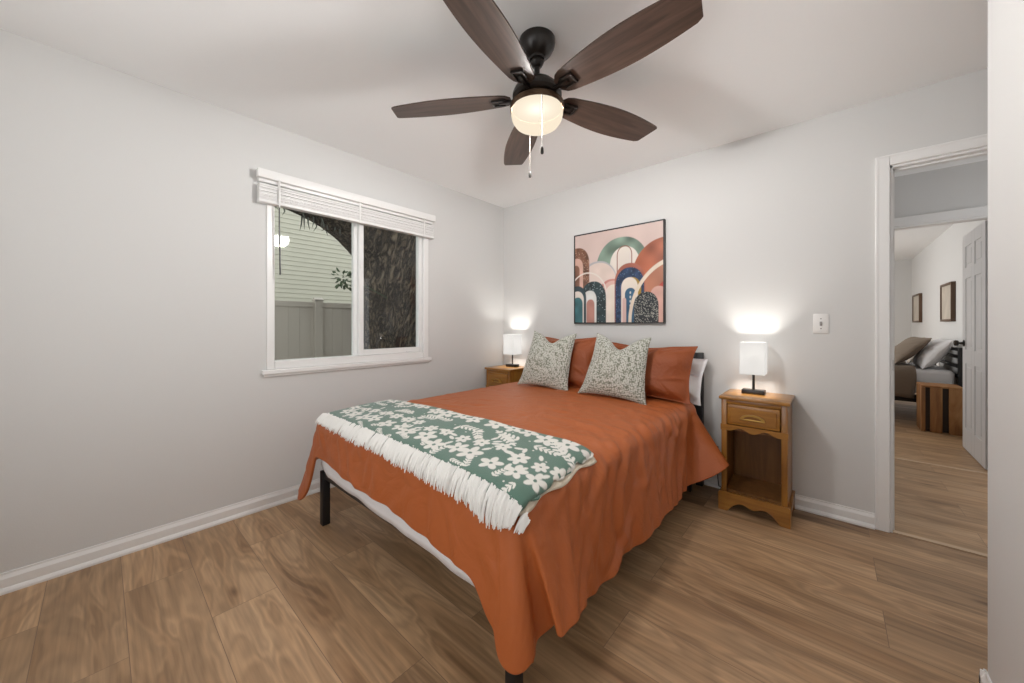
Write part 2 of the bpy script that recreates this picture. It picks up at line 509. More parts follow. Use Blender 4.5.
# left wall with the window opening
WY0, WY1, WZ0, WZ1 = -2.19, -1.030, 0.872, 2.04
bm = B()
box(bm, XL - 0.13, XL, YR - 0.12, WY0, 0, ZC); box(bm, XL - 0.13, XL, WY1, 0.11, 0, ZC)
box(bm, XL - 0.13, XL, WY0, WY1, 0, WZ0); box(bm, XL - 0.13, XL, WY0, WY1, WZ1, ZC)
struct('wall_left', bm, M['wall'])
# back wall with the doorway
DX0, DX1, DZ = 2.866, 3.64, 2.042
bm = B()
box(bm, XL, DX0, 0, 0.11, 0, ZC); box(bm, DX1, 4.2, 0, 0.11, 0, ZC); box(bm, DX0, DX1, 0, 0.11, DZ, ZC)
struct('wall_back', bm, M['wall'])
# closet block on the right, beside the camera
bm = B(); box(bm, XR, XR + 0.11, YR - 0.12, -1.106, 0, ZC); box(bm, XR + 0.11, 4.2, -1.216, -1.106, 0, ZC)
struct('wall_closet', bm, M['wall'])
bm = B(); box(bm, 4.1, 4.2, -1.106, 0, 0, ZC); struct('wall_right', bm, M['wall'])
# rear wall with an opening added for the fill light
bm = B()
RX0, RX1, RZ0, RZ1 = 0.80, 2.70, 0.85, 2.10
box(bm, XL, RX0, YR - 0.12, YR, 0, ZC); box(bm, RX1, XR, YR - 0.12, YR, 0, ZC)
box(bm, RX0, RX1, YR - 0.12, YR, 0, RZ0); box(bm, RX0, RX1, YR - 0.12, YR, RZ1, ZC)
struct('wall_rear', bm, M['wall'])
# hall and second bedroom
HY = 1.62
H2X0, H2X1, H2Z = 2.80, 3.585, 2.0
bm = B()
box(bm, 0.1, H2X0, HY, HY + 0.11, 0, ZC); box(bm, H2X1, 4.2, HY, HY + 0.11, 0, ZC); box(bm, H2X0, H2X1, HY, HY + 0.11, H2Z, ZC)
struct('wall_hall', bm, M['wall'])
bm = B(); box(bm, 4.2, 4.3, 0.11, HY, 2.1, ZC); box(bm, 4.2, 4.3, 0.0, 0.26, 0, ZC); box(bm, 4.2, 4.3, 1.46, HY + .11, 0, ZC); box(bm, 2.0, 2.1, 0.11, HY, 0, ZC); struct('wall_hall_ends', bm, M['wall'])  # right-hand end left open for the added hall fill
bm = B(); box(bm, 3.78, 3.88, HY + 0.11, 7.6, 0, ZC); struct('wall_second_bedroom', bm, M['wall'])
bm = B(); box(bm, 0.1, 3.78, 7.5, 7.6, 0, ZC); struct('wall_second_bedroom_far', bm, M['wall'])
bm = B(); box(bm, 0.1, 0.2, HY + 0.11, 7.5, 0, ZC); struct('wall_second_bedroom_window', bm, M['wall'])

# baseboards
def base_profile(h=0.085, t=0.014):
    return [(0, 0), (t + 0.010, 0), (t + 0.010, 0.010), (t + 0.004, 0.020), (t, 0.024), (t, h * 0.72), (t * 0.75, h * 0.80), (t * 0.45, h * 0.9), (t * 0.40, h), (0, h)]

bm = B(); prism(bm, [(XL + a, b) for a, b in base_profile()], YR, 0.0, 'y'); struct('baseboard_left', bm, M['trim'])
bm = B(); prism(bm, [(-a, b) for a, b in base_profile()], XL, 2.807, 'x'); struct('baseboard_back', bm, M['trim'])
bm = B(); prism(bm, [(XR - a, b) for a, b in base_profile()], YR, -1.106 + 0.014, 'y')
prism(bm, [(-1.106 + a, b) for a, b in base_profile()], XR - 0.014, 4.1, 'x'); struct('baseboard_closet', bm, M['trim'])
bm = B(); prism(bm, [(3.78 - a, b) for a, b in base_profile()], HY + 0.11, 7.5, 'y'); struct('baseboard_second_bedroom', bm, M['trim'])

# door casing + jamb of the bedroom doorway
def casing(name, x0, x1, z, y, side, w=0.058, t=0.016):
    bm = B()
    s = side
    def slab(a0, a1, c0, c1):
        ya, yb = sorted((y, y + s * t)); box(bm, a0, a1, ya, yb, c0, c1, 0.004)
    slab(x0 - w, x0, 0, z + w); slab(x1, x1 + w, 0, z + w); slab(x0 + .0005, x1 - .0005, z, z + w)
    # raised outer bead
    ya, yb = sorted((y, y + s * (t + 0.0015)))
    box(bm, x0 - w - .0006, x0 - w + 0.014, ya, yb, 0, z + w + .0006, 0.004); box(bm, x1 + w - 0.014, x1 + w + .0006, ya, yb, 0, z + w + .0006, 0.004)
    box(bm, x0 - w + .0145, x1 + w - .0145, ya, yb, z + w - 0.014, z + w + .0006, 0.004)
    return struct(name, bm, M['trim'])

casing('trim_1', DX0, DX1, DZ, 0.0, -1)
casing('trim_2', DX0, DX1, DZ, 0.11, 1)
casing('trim_3', H2X0, H2X1, H2Z, HY, -1, w=0.075)
bm = B()
jt = 0.012
box(bm, DX0, DX0 + jt, 0, 0.11, 0, DZ); box(bm, DX1 - jt, DX1, 0, 0.11, 0, DZ); box(bm, DX0, DX1, 0, 0.11, DZ - jt, DZ)
box(bm, DX0 + jt, DX0 + jt + 0.01, 0.04, 0.075, 0, DZ - jt); box(bm, DX0 + jt, DX1 - jt, 0.04, 0.075, DZ - jt - 0.01, DZ - jt)
struct('trim_4', bm, M['trim'])
bm = B()
box(bm, H2X0, H2X0 + jt, HY, HY + 0.11, 0, H2Z); box(bm, H2X1 - jt, H2X1, HY, HY + 0.11, 0, H2Z); box(bm, H2X0, H2X1, HY, HY + 0.11, H2Z - jt, H2Z)
struct('trim_5', bm, M['trim'])
bm = B(); box(bm, DX0 + jt + .001, DX1 - jt - .001, 0.0, 0.035, 0.0, 0.005, 0.002); struct('trim_6', bm, M['strip'])
bm = B(); box(bm, H2X0 + jt + .001, H2X1 - jt - .001, HY, HY + 0.035, 0.0, 0.005, 0.002); struct('trim_7', bm, M['strip'])
# strike plate in the jamb
bm = B(); box(bm, DX0 + jt, DX0 + jt + 0.002, 0.006, 0.034, 0.90, 0.96, 0.0005)
tag(obj('strike_plate', bm, M['chain']), 'small metal strike plate set in the white bedroom door jamb', 'strike plate')

# ------------------------------------------------------------------ window in the left wall
wroot = bpy.data.objects.new('window_1', None); COL.objects.link(wroot); wroot['kind'] = 'structure'
FO = XL + 0.012          # frame front face
bm = B()
fw = 0.045
yM = -1.610
box(bm, XL - 0.10, FO, WY0 - 0.028, WY0 + 0.016, WZ0, WZ1 + 0.02, 0.004); box(bm, XL - 0.10, FO, WY1 - 0.016, WY1 + 0.035, WZ0, WZ1 + 0.02, 0.004)
box(bm, XL - 0.10, FO - 0.001, WY0 + 0.0165, WY1 - 0.0165, WZ1 - 0.02, WZ1 + 0.02, 0.003); box(bm, XL - 0.10, FO - 0.002, WY0 + 0.0165, WY1 - 0.0165, WZ0, WZ0 + 0.05, 0.003)
o = struct('window_frame', bm, M['vinyl'], wroot)
bm = B()      # fixed pane's meeting stile
box(bm, XL - 0.085, XL - 0.0455, yM - 0.026, yM + 0.012, WZ0 + 0.051, WZ1 - 0.021, 0.003)
struct('fixed_sash', bm, M['vinyl'], wroot)
bm = B()      # sliding sash on the right
sx0, sx1 = XL - 0.045, XL - 0.008
sy0, sy1, sz0, sz1 = yM - 0.002, WY1 - 0.018, WZ0 + 0.051, WZ1 - 0.021
box(bm, sx0, sx1, sy0, sy0 + 0.036, sz0, sz1, 0.003); box(bm, sx0, sx1, sy1 - 0.028, sy1, sz0, sz1, 0.003)
box(bm, sx0, sx1 - .001, sy0 + .0365, sy1 - .0285, sz0 + .0008, sz0 + 0.042, 0.003); box(bm, sx0, sx1 - .001, sy0 + .0365, sy1 - .0285, sz1 - 0.04, sz1 - .001, 0.003)
sash = struct('sliding_sash', bm, M['vinyl'], wroot)
bm = B()
for z in (1.20, 1.62): box(bm, sx1, sx1 + 0.010, sy0 + 0.004, sy0 + 0.018, z - 0.03, z + 0.03, 0.003)
box(bm, sx1, sx1 + 0.008, sy1 - 0.16, sy1 - 0.10, sz0 + 0.006, sz0 + 0.018, 0.003)
struct('sash_latch', bm, M['vinyl'], wroot)
bm = B(); box(bm, XL - 0.068, XL - 0.064, WY0 + 0.016, yM - 0.02, WZ0 + 0.045, WZ1 - 0.02); struct('glass_pane', bm, M['glass'], wroot)
bm = B(); box(bm, XL - 0.030, XL - 0.026, sy0 + 0.03, sy1 - 0.02, sz0 + 0.03, sz1 - 0.02); struct('glass_pane', bm, M['glass'], wroot)
bm = B(); box(bm, XL, XL + 0.030, -2.245, -0.972, 0.842, 0.871, 0.005); box(bm, XL, XL + 0.016, -2.235, -0.982, 0.826, 0.842, 0.004)
struct('window_sill', bm, M['trim'], wroot)

# blind, pulled up
BY0, BY1 = -2.280, -0.962
bl = thing('window_blind', 'white slatted blind pulled up into a stack at the top of the window', 'blind', (XL, 0, 0.012))
bm = B(); box(bm, 0.030, 0.075, BY0, BY1, 2.048, 2.103, 0.006); obj('valance', bm, M['blind'], bl)
bm = B(); box(bm, 0.004, 0.045, BY0 + 0.012, BY1 - 0.012, 2.03, 2.075, 0.002); obj('headrail', bm, M['blind'], bl)
bm = B()
random.seed(3)
for k in range(14):
    z = 1.9225 + k * 0.0068
    dx = random.uniform(-0.0035, 0.0035)
    box(bm, 0.012 + dx, 0.060 + dx, BY0 + 0.01, BY1 - 0.01, z, z + 0.0056, 0.0012, 1)
obj('slat_stack', bm, M['blind'], bl, smooth=False)
bm = B(); box(bm, 0.010, 0.062, BY0 + 0.008, BY1 - 0.008, 1.902, 1.921, 0.004); obj('bottom_rail', bm, M['blind'], bl)
for yy in (BY0 + 0.115, -1.64, BY1 - 0.115):
    bm = B(); box(bm, 0.0632, 0.0655, yy - 0.006, yy + 0.006, 1.90, 2.05); obj('ladder_tape', bm, M['vinyl'], bl, smooth=False)
bm = B(); tube(bm, [(0.070, -2.165, 1.885), (0.071, -2.164, 1.7), (0.072, -2.160, 1.46)], [0.004, 0.0045, 0.005], 6)
obj('tilt_wand', bm, M['dark_plastic'], bl)['label'] = 'dark tilt wand'
bm = B(); tube(bm, [(0.078, -2.165, 2.06), (0.078, -2.165, 1.95), (0.070, -2.165, 1.88)], 0.0035, 6); obj('wand_cord', bm, M['vinyl'], bl)

# ------------------------------------------------------------------ outside the window
bm = B(); box(bm, -9, -0.3, -9, 9, -0.5, -0.35); o = struct('ground', bm, M['soil'])
fr = thing('vinyl_fence', 'beige vinyl privacy fence with one post beyond the left window pane', 'fence', (-3.2, 0, -0.35))
FH = 1.87
for (y0, y1) in ((-6.0, -3.05), (-2.94, -0.80), (-0.68, 1.6), (1.7, 4.0)):
    bm = B()
    y = y0
    while y < y1 - 0.01:
        ye = min(y + 0.15, y1); box(bm, -0.012, 0.012, y, ye - 0.003, 0.05, FH - 0.09); box(bm, -0.008, 0.008, y, ye, 0.05, FH - 0.09); y += 0.15
    box(bm, -0.022, 0.022, y0, y1, FH - 0.10, FH - 0.02, 0.004); box(bm, -0.022, 0.022, y0, y1, 0.03, 0.17, 0.004)
    obj('fence_panel', bm, M['fence'], fr, smooth=False)
for yy in (-3.0, -0.74, 1.65):
    bm = B(); box(bm, -0.055, 0.055, yy - 0.055, yy + 0.055, 0, FH, 0.004); box(bm, -0.065, 0.065, yy - 0.065, yy + 0.065, FH, FH + 0.02, 0.004)
    prism(bm, [(-0.06, FH + 0.02), (0.06, FH + 0.02), (0, FH + 0.05)], yy - 0.06, yy + 0.06)
    obj('fence_post', bm, M['fence'], fr, smooth=False)
# neighbour's siding
poly = []
z = -0.35
while z < 4.6:
    poly += [(0.016, z), (0.004, z + 0.098)]; z += 0.10
poly += [(-0.15, z), (-0.15, -0.35)]
bm = B(); prism(bm, [(-6.2 + a, b) for a, b in poly], -7.0, 7.0, 'y')
tag(obj('neighbor_house', bm, M['siding'], smooth=False), 'pale green lap-sided house wall rising behind the fence', 'house')


def noisy_tube(pts, rads, n=40, seed=0, amp=0.06, step=0.05):
    rng = np.random.default_rng(seed)
    pts = [Vector(p) for p in pts]
    # resample
    P, R = [], []
    for i in range(len(pts) - 1):
        m = max(2, int((pts[i + 1] - pts[i]).length / step))
        p0 = pts[max(i - 1, 0)]; p1 = pts[i]; p2 = pts[i + 1]; p3 = pts[min(i + 2, len(pts) - 1)]
        for k in range(m):
            t = k / m
            q = 0.5 * ((2 * p1) + (-p0 + p2) * t + (2 * p0 - 5 * p1 + 4 * p2 - p3) * t * t + (-p0 + 3 * p1 - 3 * p2 + p3) * t ** 3)
            P.append(q); R.append(rads[i] * (1 - t) + rads[i + 1] * t)
    P.append(pts[-1]); R.append(rads[-1])
    ph = rng.uniform(0, 6.28, 8)
    rows = np.zeros((n, len(P), 3))
    up = Vector((1, 0, 0))
    for j, q in enumerate(P):
        t = (P[min(j + 1, len(P) - 1)] - P[max(j - 1, 0)]).normalized()
        s = t.cross(up).normalized(); u2 = s.cross(t).normalized(); up = u2
        for k in range(n):
            a = 2 * PI * k / n
            tw = j * 0.045
            w = 1 + amp * (math.sin(5 * a + ph[0] + tw) * 0.5 + math.sin(9 * a + ph[1] + 1.6 * tw) * 0.35 + math.sin(3 * a + ph[2] - tw * 0.7) * 0.5) + rng.normal(0, amp * 0.10)
            rows[k, j] = q + R[j] * w * (math.cos(a) * s + math.sin(a) * u2)
    return rows


tr = thing('oak_tree', 'big rough-barked leaning oak trunk close outside the right window pane', 'tree', (-2.05, -0.10, -0.36))
def T(x, y, z): return (x + 2.05, y + 0.10, z + 0.36)
grid_mesh('trunk', noisy_tube([T(-2.1, 0.16, -0.5), T(-2.08, 0.10, 0.3), T(-2.06, 0.03, 1.1), T(-2.05, -0.06, 1.8), T(-2.0, -0.14, 2.6), T(-2.0, -0.1, 4.0)],
          [0.80, 0.60, 0.565, 0.60, 0.56, 0.45], 56, 1, 0.05), M['bark'], tr, closed_u=True)
grid_mesh('limb', noisy_tube([T(-2.0, 0.05, 1.75), T(-1.92, -0.45, 2.22), T(-1.88, -0.90, 2.52), T(-1.85, -1.35, 2.67), T(-1.85, -2.1, 2.82), T(-1.9, -3.2, 3.0)],
          [0.34, 0.34, 0.30, 0.27, 0.24, 0.2], 36, 2, 0.06), M['bark'], tr, closed_u=True)
bm = B(); random.seed(11)
for k in range(46):
    y = random.uniform(-1.95, -0.7)
    zc = 2.52 + (-0.9 - y) * 0.30 - 0.27 + random.uniform(-0.02, 0.02)
    ln = random.uniform(0.03, 0.10) * (1.7 if -1.55 < y < -1.25 else 1)
    x = -1.86 + random.uniform(-0.12, 0.12)
    tube(bm, [T(x, y, zc + 0.05), T(x + .01, y + random.uniform(-.02, .02), zc - ln * .5), T(x, y + random.uniform(-.03, .03), zc - ln)], [0.012, 0.007, 0.001], 5)
obj('hanging_moss', bm, M['moss'], tr)['kind'] = 'stuff'
# leafy sprig on the trunk
bm = B(); random.seed(5)
base = Vector(T(-1.62, -0.50, 1.50)); tip = Vector(T(-1.42, -1.14, 1.66))
tube(bm, [base, base.lerp(tip, .5) + Vector((0, 0, .03)), tip], [0.008, 0.006, 0.003], 6)
for k in range(60):
    c = tip + Vector((random.uniform(-.08, .08), random.uniform(-.085, .12), random.uniform(-.10, .10)))
    d = (c - tip).normalized() + Vector((random.uniform(-.4, .4), random.uniform(-.4, .4), random.uniform(-.4, .4))); d.normalize()
    w = d.cross(Vector((random.uniform(-1, 1), random.uniform(-1, 1), 1))).normalized()
    L_ = random.uniform(.045, .075)
    nrm = d.cross(w)
    vs = [bm.verts.new(c + d * (L_ * t) + w * (L_ * .28 * s) + nrm * (0.006 * (abs(s)))) for t, s in ((-.5, 0), (-.1, 1), (.25, .8), (.5, 0), (.25, -.8), (-.1, -1))]
    bm.faces.new((vs[0], vs[1], vs[2], vs[3])); bm.faces.new((vs[0], vs[3], vs[4], vs[5]))
obj('leaf_sprig', bm, M['leaf'], tr)

# ------------------------------------------------------------------ ceiling fan
FX, FY = 1.631, -1.615
fan = thing('ceiling_fan', 'dark five-blade ceiling fan with a lit frosted globe and two pull chains', 'ceiling fan', (FX, FY, ZC))
def zf(z): return z - ZC
bm = B(); lathe(bm, [(0, zf(2.43)), (0.080, zf(2.43)), (0.082, zf(2.415)), (0.078, zf(2.400)), (0.066, zf(2.378)), (0.050, zf(2.362)), (0.036, zf(2.352)), (0.034, zf(2.342)), (0, zf(2.342))])
obj('canopy', bm, M['bronze'], fan)
bm = B(); lathe(bm, [(0, zf(2.36)), (0.016, zf(2.36)), (0.028, zf(2.345)), (0.030, zf(2.33)), (0.022, zf(2.315)), (0.0125, zf(2.31)), (0.0125, zf(2.255)), (0.030, zf(2.252)), (0.034, zf(2.238)), (0, zf(2.238))], 24)
obj('downrod', bm, M['bronze'], fan)
bm = B(); lathe(bm, [(0, zf(2.245)), (0.045, zf(2.243)), (0.080, zf(2.230)), (0.102, zf(2.208)), (0.110, zf(2.190)), (0.110, zf(2.178)), (0.098, zf(2.168)), (0, zf(2.168))], 48)
obj('motor_housing', bm, M['bronze'], fan)
bm = B(); lathe(bm, [(0, zf(2.168)), (0.085, zf(2.167)), (0.090, zf(2.152)), (0.112, zf(2.146)), (0.121, zf(2.138)), (0.121, zf(2.120)), (0.117, zf(2.116)), (0.1165, zf(2.124)), (0.112, zf(2.128)), (0.088, zf(2.150)), (0, zf(2.150))], 56)
obj('light_fitter', bm, M['bronze_warm'], fan)
bm = B(); lathe(bm, [(0, zf(2.1255)), (0.110, zf(2.1255)), (0.110, zf(2.1235)), (0, zf(2.1235))], 40)  # black disc added to hide the bulb's glare inside the fitter
obj('glare_plate', bm, M['glare_black'], fan)
bm = B(); lathe(bm, [(0.111, zf(2.122)), (0.115, zf(2.110)), (0.1155, zf(2.096)), (0.110, zf(2.074)), (0.097, zf(2.055)), (0.074, zf(2.042)), (0.040, zf(2.0355)), (0, zf(2.034))], 56)
obj('globe', bm, M['globe'], fan)['label'] = 'lit frosted glass globe'
point_light('fan_bulb', (0, 0, zf(2.088)), FAN_W, 0.08, (1.0, 0.985, 0.965), fan)


def blade_mesh():
    bm = B()
    r0, r1 = 0.118, 0.700
    n = 26
    xs, hw = [], []
    for k in range(n + 1):
        t = k / n
        r = r0 + (r1 - r0) * t
        w = 0.052 + 0.033 * math.sin(min(1, t / 0.55) * PI / 2) ** 1.1
        if t > 0.55: w -= 0.026 * ((t - 0.55) / 0.45) ** 1.8
        xs.append(r); hw.append(w)
    poly = [(r0 + 0.0, -0.026), (r0 + 0.020, -0.049)]
    poly += [(x, -w) for x, w in list(zip(xs, hw))[2:-1]]
    poly += [(r1 - 0.006, -hw[-1]), (r1, -hw[-1] + 0.007), (r1 - 0.024, hw[-1] - 0.004), (r1 - 0.030, hw[-1])]
    poly += [(x, w) for x, w in list(zip(xs, hw))[-3:1:-1]]
    poly += [(r0 + 0.020, 0.049), (r0, 0.026)]
    prism(bm, poly, -0.003, 0.003, 'z')
    return bm


def iron_mesh():
    bm = B()
    # arm from the motor, widening into a slotted plate under the blade
    prism(bm, [(0.092, -0.014), (0.128, -0.012), (0.146, -0.028), (0.205, -0.028), (0.205, 0.028), (0.146, 0.028), (0.128, 0.012), (0.092, 0.014)], -0.0062, -0.0032, 'z')
    for (a, b, c, d) in ((0.146, 0.205, -0.028, -0.020), (0.146, 0.205, 0.020, 0.028), (0.197, 0.205, -0.020, 0.020), (0.090, 0.175, -0.008, 0.008)):
        box(bm, a, b, c, d, -0.0125, -0.0063, 0.001)
    return bm

ANG = [-4.0, 68.5, 140.0, 211.5, 284.0]
b_me = i_me = None
PITCH = math.radians(-11)
for k, a in enumerate(ANG):
    rot = Matrix.Rotation(math.radians(a), 4, 'Z') @ Matrix.Rotation(PITCH, 4, 'X')
    if k == 0:
        bl0 = obj('blade', blade_mesh(), M['blade'], fan); ir0 = obj('blade_iron', iron_mesh(), M['bronze'], bl0)
        bo = bl0
    else:
        bo = bl0.copy(); COL.objects.link(bo); bo.parent = fan
        io = ir0.copy(); COL.objects.link(io); io.parent = bo
    bo.matrix_local = Matrix.Translation((0, 0, zf(2.176))) @ rot
for (px, py, zt, zb) in ((0.088, -0.080, 2.125, 1.868), (-0.098, 0.072, 2.125, 1.866)):
    bm = B()
    nb = 40
    for k in range(nb):
        z = zt + (zb + 0.028 - zt) * k / (nb - 1)
        s = 0.0022
        lathe(bm, [(0, zf(z + s)), (s, zf(z)), (0, zf(z - s))], 6, Matrix.Translation((px, py, 0)))
    tube(bm, [(px, py, zf(zt)), (px, py, zf(zb + 0.02))], 0.0009, 5)
    ch = obj('pull_chain', bm, M['chain'], fan)
    bm = B(); lathe(bm, [(0, zf(zb + 0.030)), (0.003, zf(zb + 0.029)), (0.0062, zf(zb + 0.020)), (0.0068, zf(zb + 0.006)), (0.0055, zf(zb)), (0, zf(zb))], 14, Matrix.Translation((px, py, 0)))
    obj('pull_knob', bm, M['dark_plastic'], ch)

# ------------------------------------------------------------------ bed
bed = thing('bed', 'black metal queen bed frame and headboard under the rust comforter', 'bed', (1.15, -1.03, 0))
BX0, BX1, BYF, BYH = 0.385, 1.905, -2.075, -0.035
def bl_(x, y, z): return (x - 1.15, y + 1.03, z)
def bbox(bm, x0, x1, y0, y1, z0, z1, bev=0.003): return box(bm, x0 - 1.15, x1 - 1.15, y0 + 1.03, y1 + 1.03, z0, z1, bev)
for (x, y) in ((0.415, -2.048), (1.872, -2.048), (0.415, -0.20), (1.872, -0.20), (1.15, -1.1)):
    bm = B(); bbox(bm, x - 0.021, x + 0.021, y - 0.021, y + 0.021, 0.0, 0.31); obj('leg', bm, M['black_metal'], bed)
for x in (0.415, 1.872):
    bm = B(); bbox(bm, x - 0.02, x + 0.02, -2.02, -0.08, 0.27, 0.31); obj('side_rail', bm, M['black_metal'], bed)
bm = B(); bbox(bm, 0.44, 1.85, -2.062, -2.03, 0.27, 0.31); obj('foot_rail', bm, M['black_metal'], bed)
bm = B(); bbox(bm, 1.13, 1.17, -2.03, -0.08, 0.27, 0.31); obj('center_rail', bm, M['black_metal'], bed)
for k in range(12):
    y = -1.95 + k * 0.16
    bm = B(); bbox(bm, 0.42, 1.87, y - 0.03, y + 0.03, 0.3102, 0.322, 0.002); obj('slat', bm, M['black_metal'], bed)
hb = B()
bbox(hb, 0.375, 0.42, -0.065, -0.022, 0.0, 0.955); bbox(hb, 1.885, 1.93, -0.065, -0.022, 0.0, 0.955)
bbox(hb, 0.40, 1.90, -0.058, -0.030, 0.36, 0.955, 0.006)
obj('headboard', hb, M['black_metal'], bed)

# mattress with its white sheet
mt = thing('mattress', 'white-sheeted mattress showing under the comforter hem at the bed foot', 'mattress', (1.15, -1.03, 0.323))
bm = B(); box(bm, -0.750, 0.750, -1.02, 0.955, 0.0, 0.255, 0.045, 4); obj('mattress_core', bm, M['white_cotton'], mt)
n = 80
P = np.zeros((n, 12, 3))
for i in range(n):
    s = i / (n - 1)
    x = -0.735 + 1.47 * s
    drop = 0.018 + 0.048 * s + 0.002 * math.sin(s * 17) + 0.001 * math.sin(s * 57)
    if s < 0.06: drop -= 0.05 * (1 - s / 0.06)
    for j in range(12):
        t = j / 11
        z = 0.22 * (1 - t) + (-drop) * t
        P[i, j] = (x, -1.024 - 0.003 * math.sin(s * 31 + 1.5 * t) * t - 0.012 * t, z)
o = grid_mesh('sheet_hem', P, M['white_cotton'], mt)
md = o.modifiers.new('thick', 'SOLIDIFY'); md.thickness = 0.003


# ---- comforter: flat over the mattress, rolling over its rims and hanging in folds, gathered at the corners
def catmull(keys, q):
    """keys: list of (parameter, value...) rows; smooth interpolation at q"""
    K = np.array(keys, float); t = K[:, 0]; Vv = K[:, 1:]
    m = np.gradient(Vv, t, axis=0)
    q = np.clip(q, t[0], t[-1]); i = np.clip(np.searchsorted(t, q) - 1, 0, len(t) - 2)
    h_ = (t[i + 1] - t[i])[..., None]; x = ((q - t[i])[..., None]) / h_
    return ((2 * x ** 3 - 3 * x ** 2 + 1) * Vv[i] + (x ** 3 - 2 * x ** 2 + x) * h_ * m[i] + (-2 * x ** 3 + 3 * x ** 2) * Vv[i + 1] + (x ** 3 - x ** 2) * h_ * m[i + 1])


def comforter_surface():
    EX0, EX1, EYF, EYH = 0.435, 1.865, -2.035, -0.20      # where the rims begin to roll
    rr = 0.062; arc = rr * PI / 2; ZT = 0.617
    nl, nt, nr = 40, 120, 70; nv, nf = 140, 60
    un = np.concatenate([np.linspace(-1, 0, nl, endpoint=False), np.linspace(0, 1, nt, endpoint=False), np.linspace(1, 2, nr)])
    vn = np.concatenate([np.linspace(0, 1, nv, endpoint=False), np.linspace(1, 2, nf)])
    Un, Vn = np.meshgrid(un, vn, indexing='ij')
    tx = np.clip(Un, 0, 1); ty = np.clip(Vn, 0, 1)
    y0 = EYH + (EYF - EYH) * ty; x0 = EX0 + (EX1 - EX0) * tx
    Dr = 0.490 + 0.010 * np.sin(y0 * 7.0) + 0.006 * np.sin(y0 * 15 + 1) - 0.035 * np.exp(-((y0 + 0.20) / 0.12) ** 2) - 0.065 * np.exp(-((y0 + 2.05) / 0.30) ** 2)
    Dl = 0.25 + 0.012 * np.sin(y0 * 5) + 0.10 * np.exp(-((y0 + 2.03) / 0.3) ** 2)
    Df = 0.245 + 0.070 * tx ** 1.3 + 0.006 * np.sin(x0 * 9) - 0.05 * np.clip((tx - .9) / .1, 0, 1)
    bump_ = np.clip((tx - 0.90) / 0.10, 0, 1); bump_ = bump_ * bump_ * (3 - 2 * bump_)
    Df = Df + 0.150 * bump_
    an, ln_, fn = np.clip(Un - 1, 0, 1), np.clip(-Un, 0, 1), np.clip(Vn - 1, 0, 1)
    a = an * Dr; l = ln_ * Dl; f = fn * Df
    # hem distance around the two foot corners, as a function of direction
    sn_ = np.maximum(an, ln_); pn = np.maximum(sn_, fn); ph0 = np.degrees(np.arctan2(fn, sn_ + 1e-9))
    Dr1, Df1, Dl1, Df0 = Dr[0, -1], Df[-1, -1], Dl[0, -1], Df[0, -1]
    limR = catmull([(0, Dr1), (14, .390), (24, .430), (34, .455), (45, .460), (58, .480), (74, .475), (90, Df1)], ph0)[..., 0]
    limL = catmull([(0, Dl1), (25, .44), (45, .55), (60, .55), (74, .44), (84, .31), (90, Df0)], ph0)[..., 0]
    quad = (sn_ > 1e-9) & (fn > 1e-9)
    rq = pn * np.where(Un > 1, limR, limL)
    flare_r = 0.10 + 0.22 * np.exp(-((y0 + 2.02) / 0.28) ** 2) + 0.60 * np.exp(-((y0 + 0.21) / 0.09) ** 2) + 0.05 * np.sin(y0 * 5.1 + 0.5)
    flare_f = 0.07 + 0.02 * np.sin(x0 * 8) * (1 - bump_) + 0.03 * bump_
    side = np.where(Un > 1, a, l)
    sg = np.where(Un > 1, 1.0, -1.0)
    rho = np.where(quad, rq, np.hypot(side, f)); phi = np.where(quad, ph0, np.degrees(np.arctan2(f, side + 1e-9)))
    th = np.clip(rho, 0, arc) / rr
    out = rr * np.sin(th); down = rr * (1 - np.cos(th)); hang = np.clip(rho - arc, 0, None)
    # direction cone of the hanging cloth: right corner folds back on itself, left corner makes one ear
    CR = catmull([(0, .34, 0), (12, .32, -.06), (24, .19, -.16), (32, .11, -.08), (44, .22, .06), (58, .19, .15), (74, .07, .14), (90, 0, .10)], phi)
    CL = catmull([(0, .50, 0), (22, .52, .0), (45, .42, .06), (60, .28, .10), (76, .09, .07), (90, 0, .07)], phi)
    onlyside = f <= 1e-9; onlyfoot = side <= 1e-9
    cx_ = np.where(Un > 1, CR[..., 0], CL[..., 0]); cy_ = np.where(Un > 1, CR[..., 1], CL[..., 1])
    cx_ = np.where(onlyside, np.where(Un > 1, flare_r, 0.12 + 0.38 * np.exp(-((y0 + 2.03) / 0.20) ** 2)), cx_); cy_ = np.where(onlyside, 0, cy_)
    cx_ = np.where(onlyfoot, 0, cx_); cy_ = np.where(onlyfoot, flare_f, cy_)
    dirx = np.cos(np.radians(phi)); diry = np.sin(np.radians(phi))
    lat = np.hypot(cx_, cy_)
    vert = np.sqrt(np.clip(1 - np.clip(lat, 0, .8) ** 2, .3, 1))
    X = x0 + sg * (out * dirx + hang * cx_) * (side > 0)
    Y = y0 - (out * diry + hang * cy_) * (f > 0)
    Z = ZT - down - hang * vert
    # the head edge of the hanging side slants towards the foot
    wgt = np.exp(-((y0 - EYH) / 0.35) ** 2) * (Un > 1)
    Y = Y - 0.42 * a * wgt
    crown = 0.030 * np.clip(1 - ((X - 1.15) / 0.80) ** 2, 0, 1) * np.clip(1 - ((Y + 1.06) / 1.08) ** 4, 0, 1)
    Z = Z + crown
    # metres along the cloth
    sm = x0 + np.where(Un > 1, a, -l); vm_ = -y0 + f
    return np.stack([X, Y, Z], -1), sm, vm_, a, l, f


def normals(P):
    du = np.gradient(P, axis=0); dv = np.gradient(P, axis=1)
    n = np.cross(du, dv)
    n /= np.linalg.norm(n, axis=-1, keepdims=True) + 1e-9
    return n if n[..., 2].mean() > 0 else -n


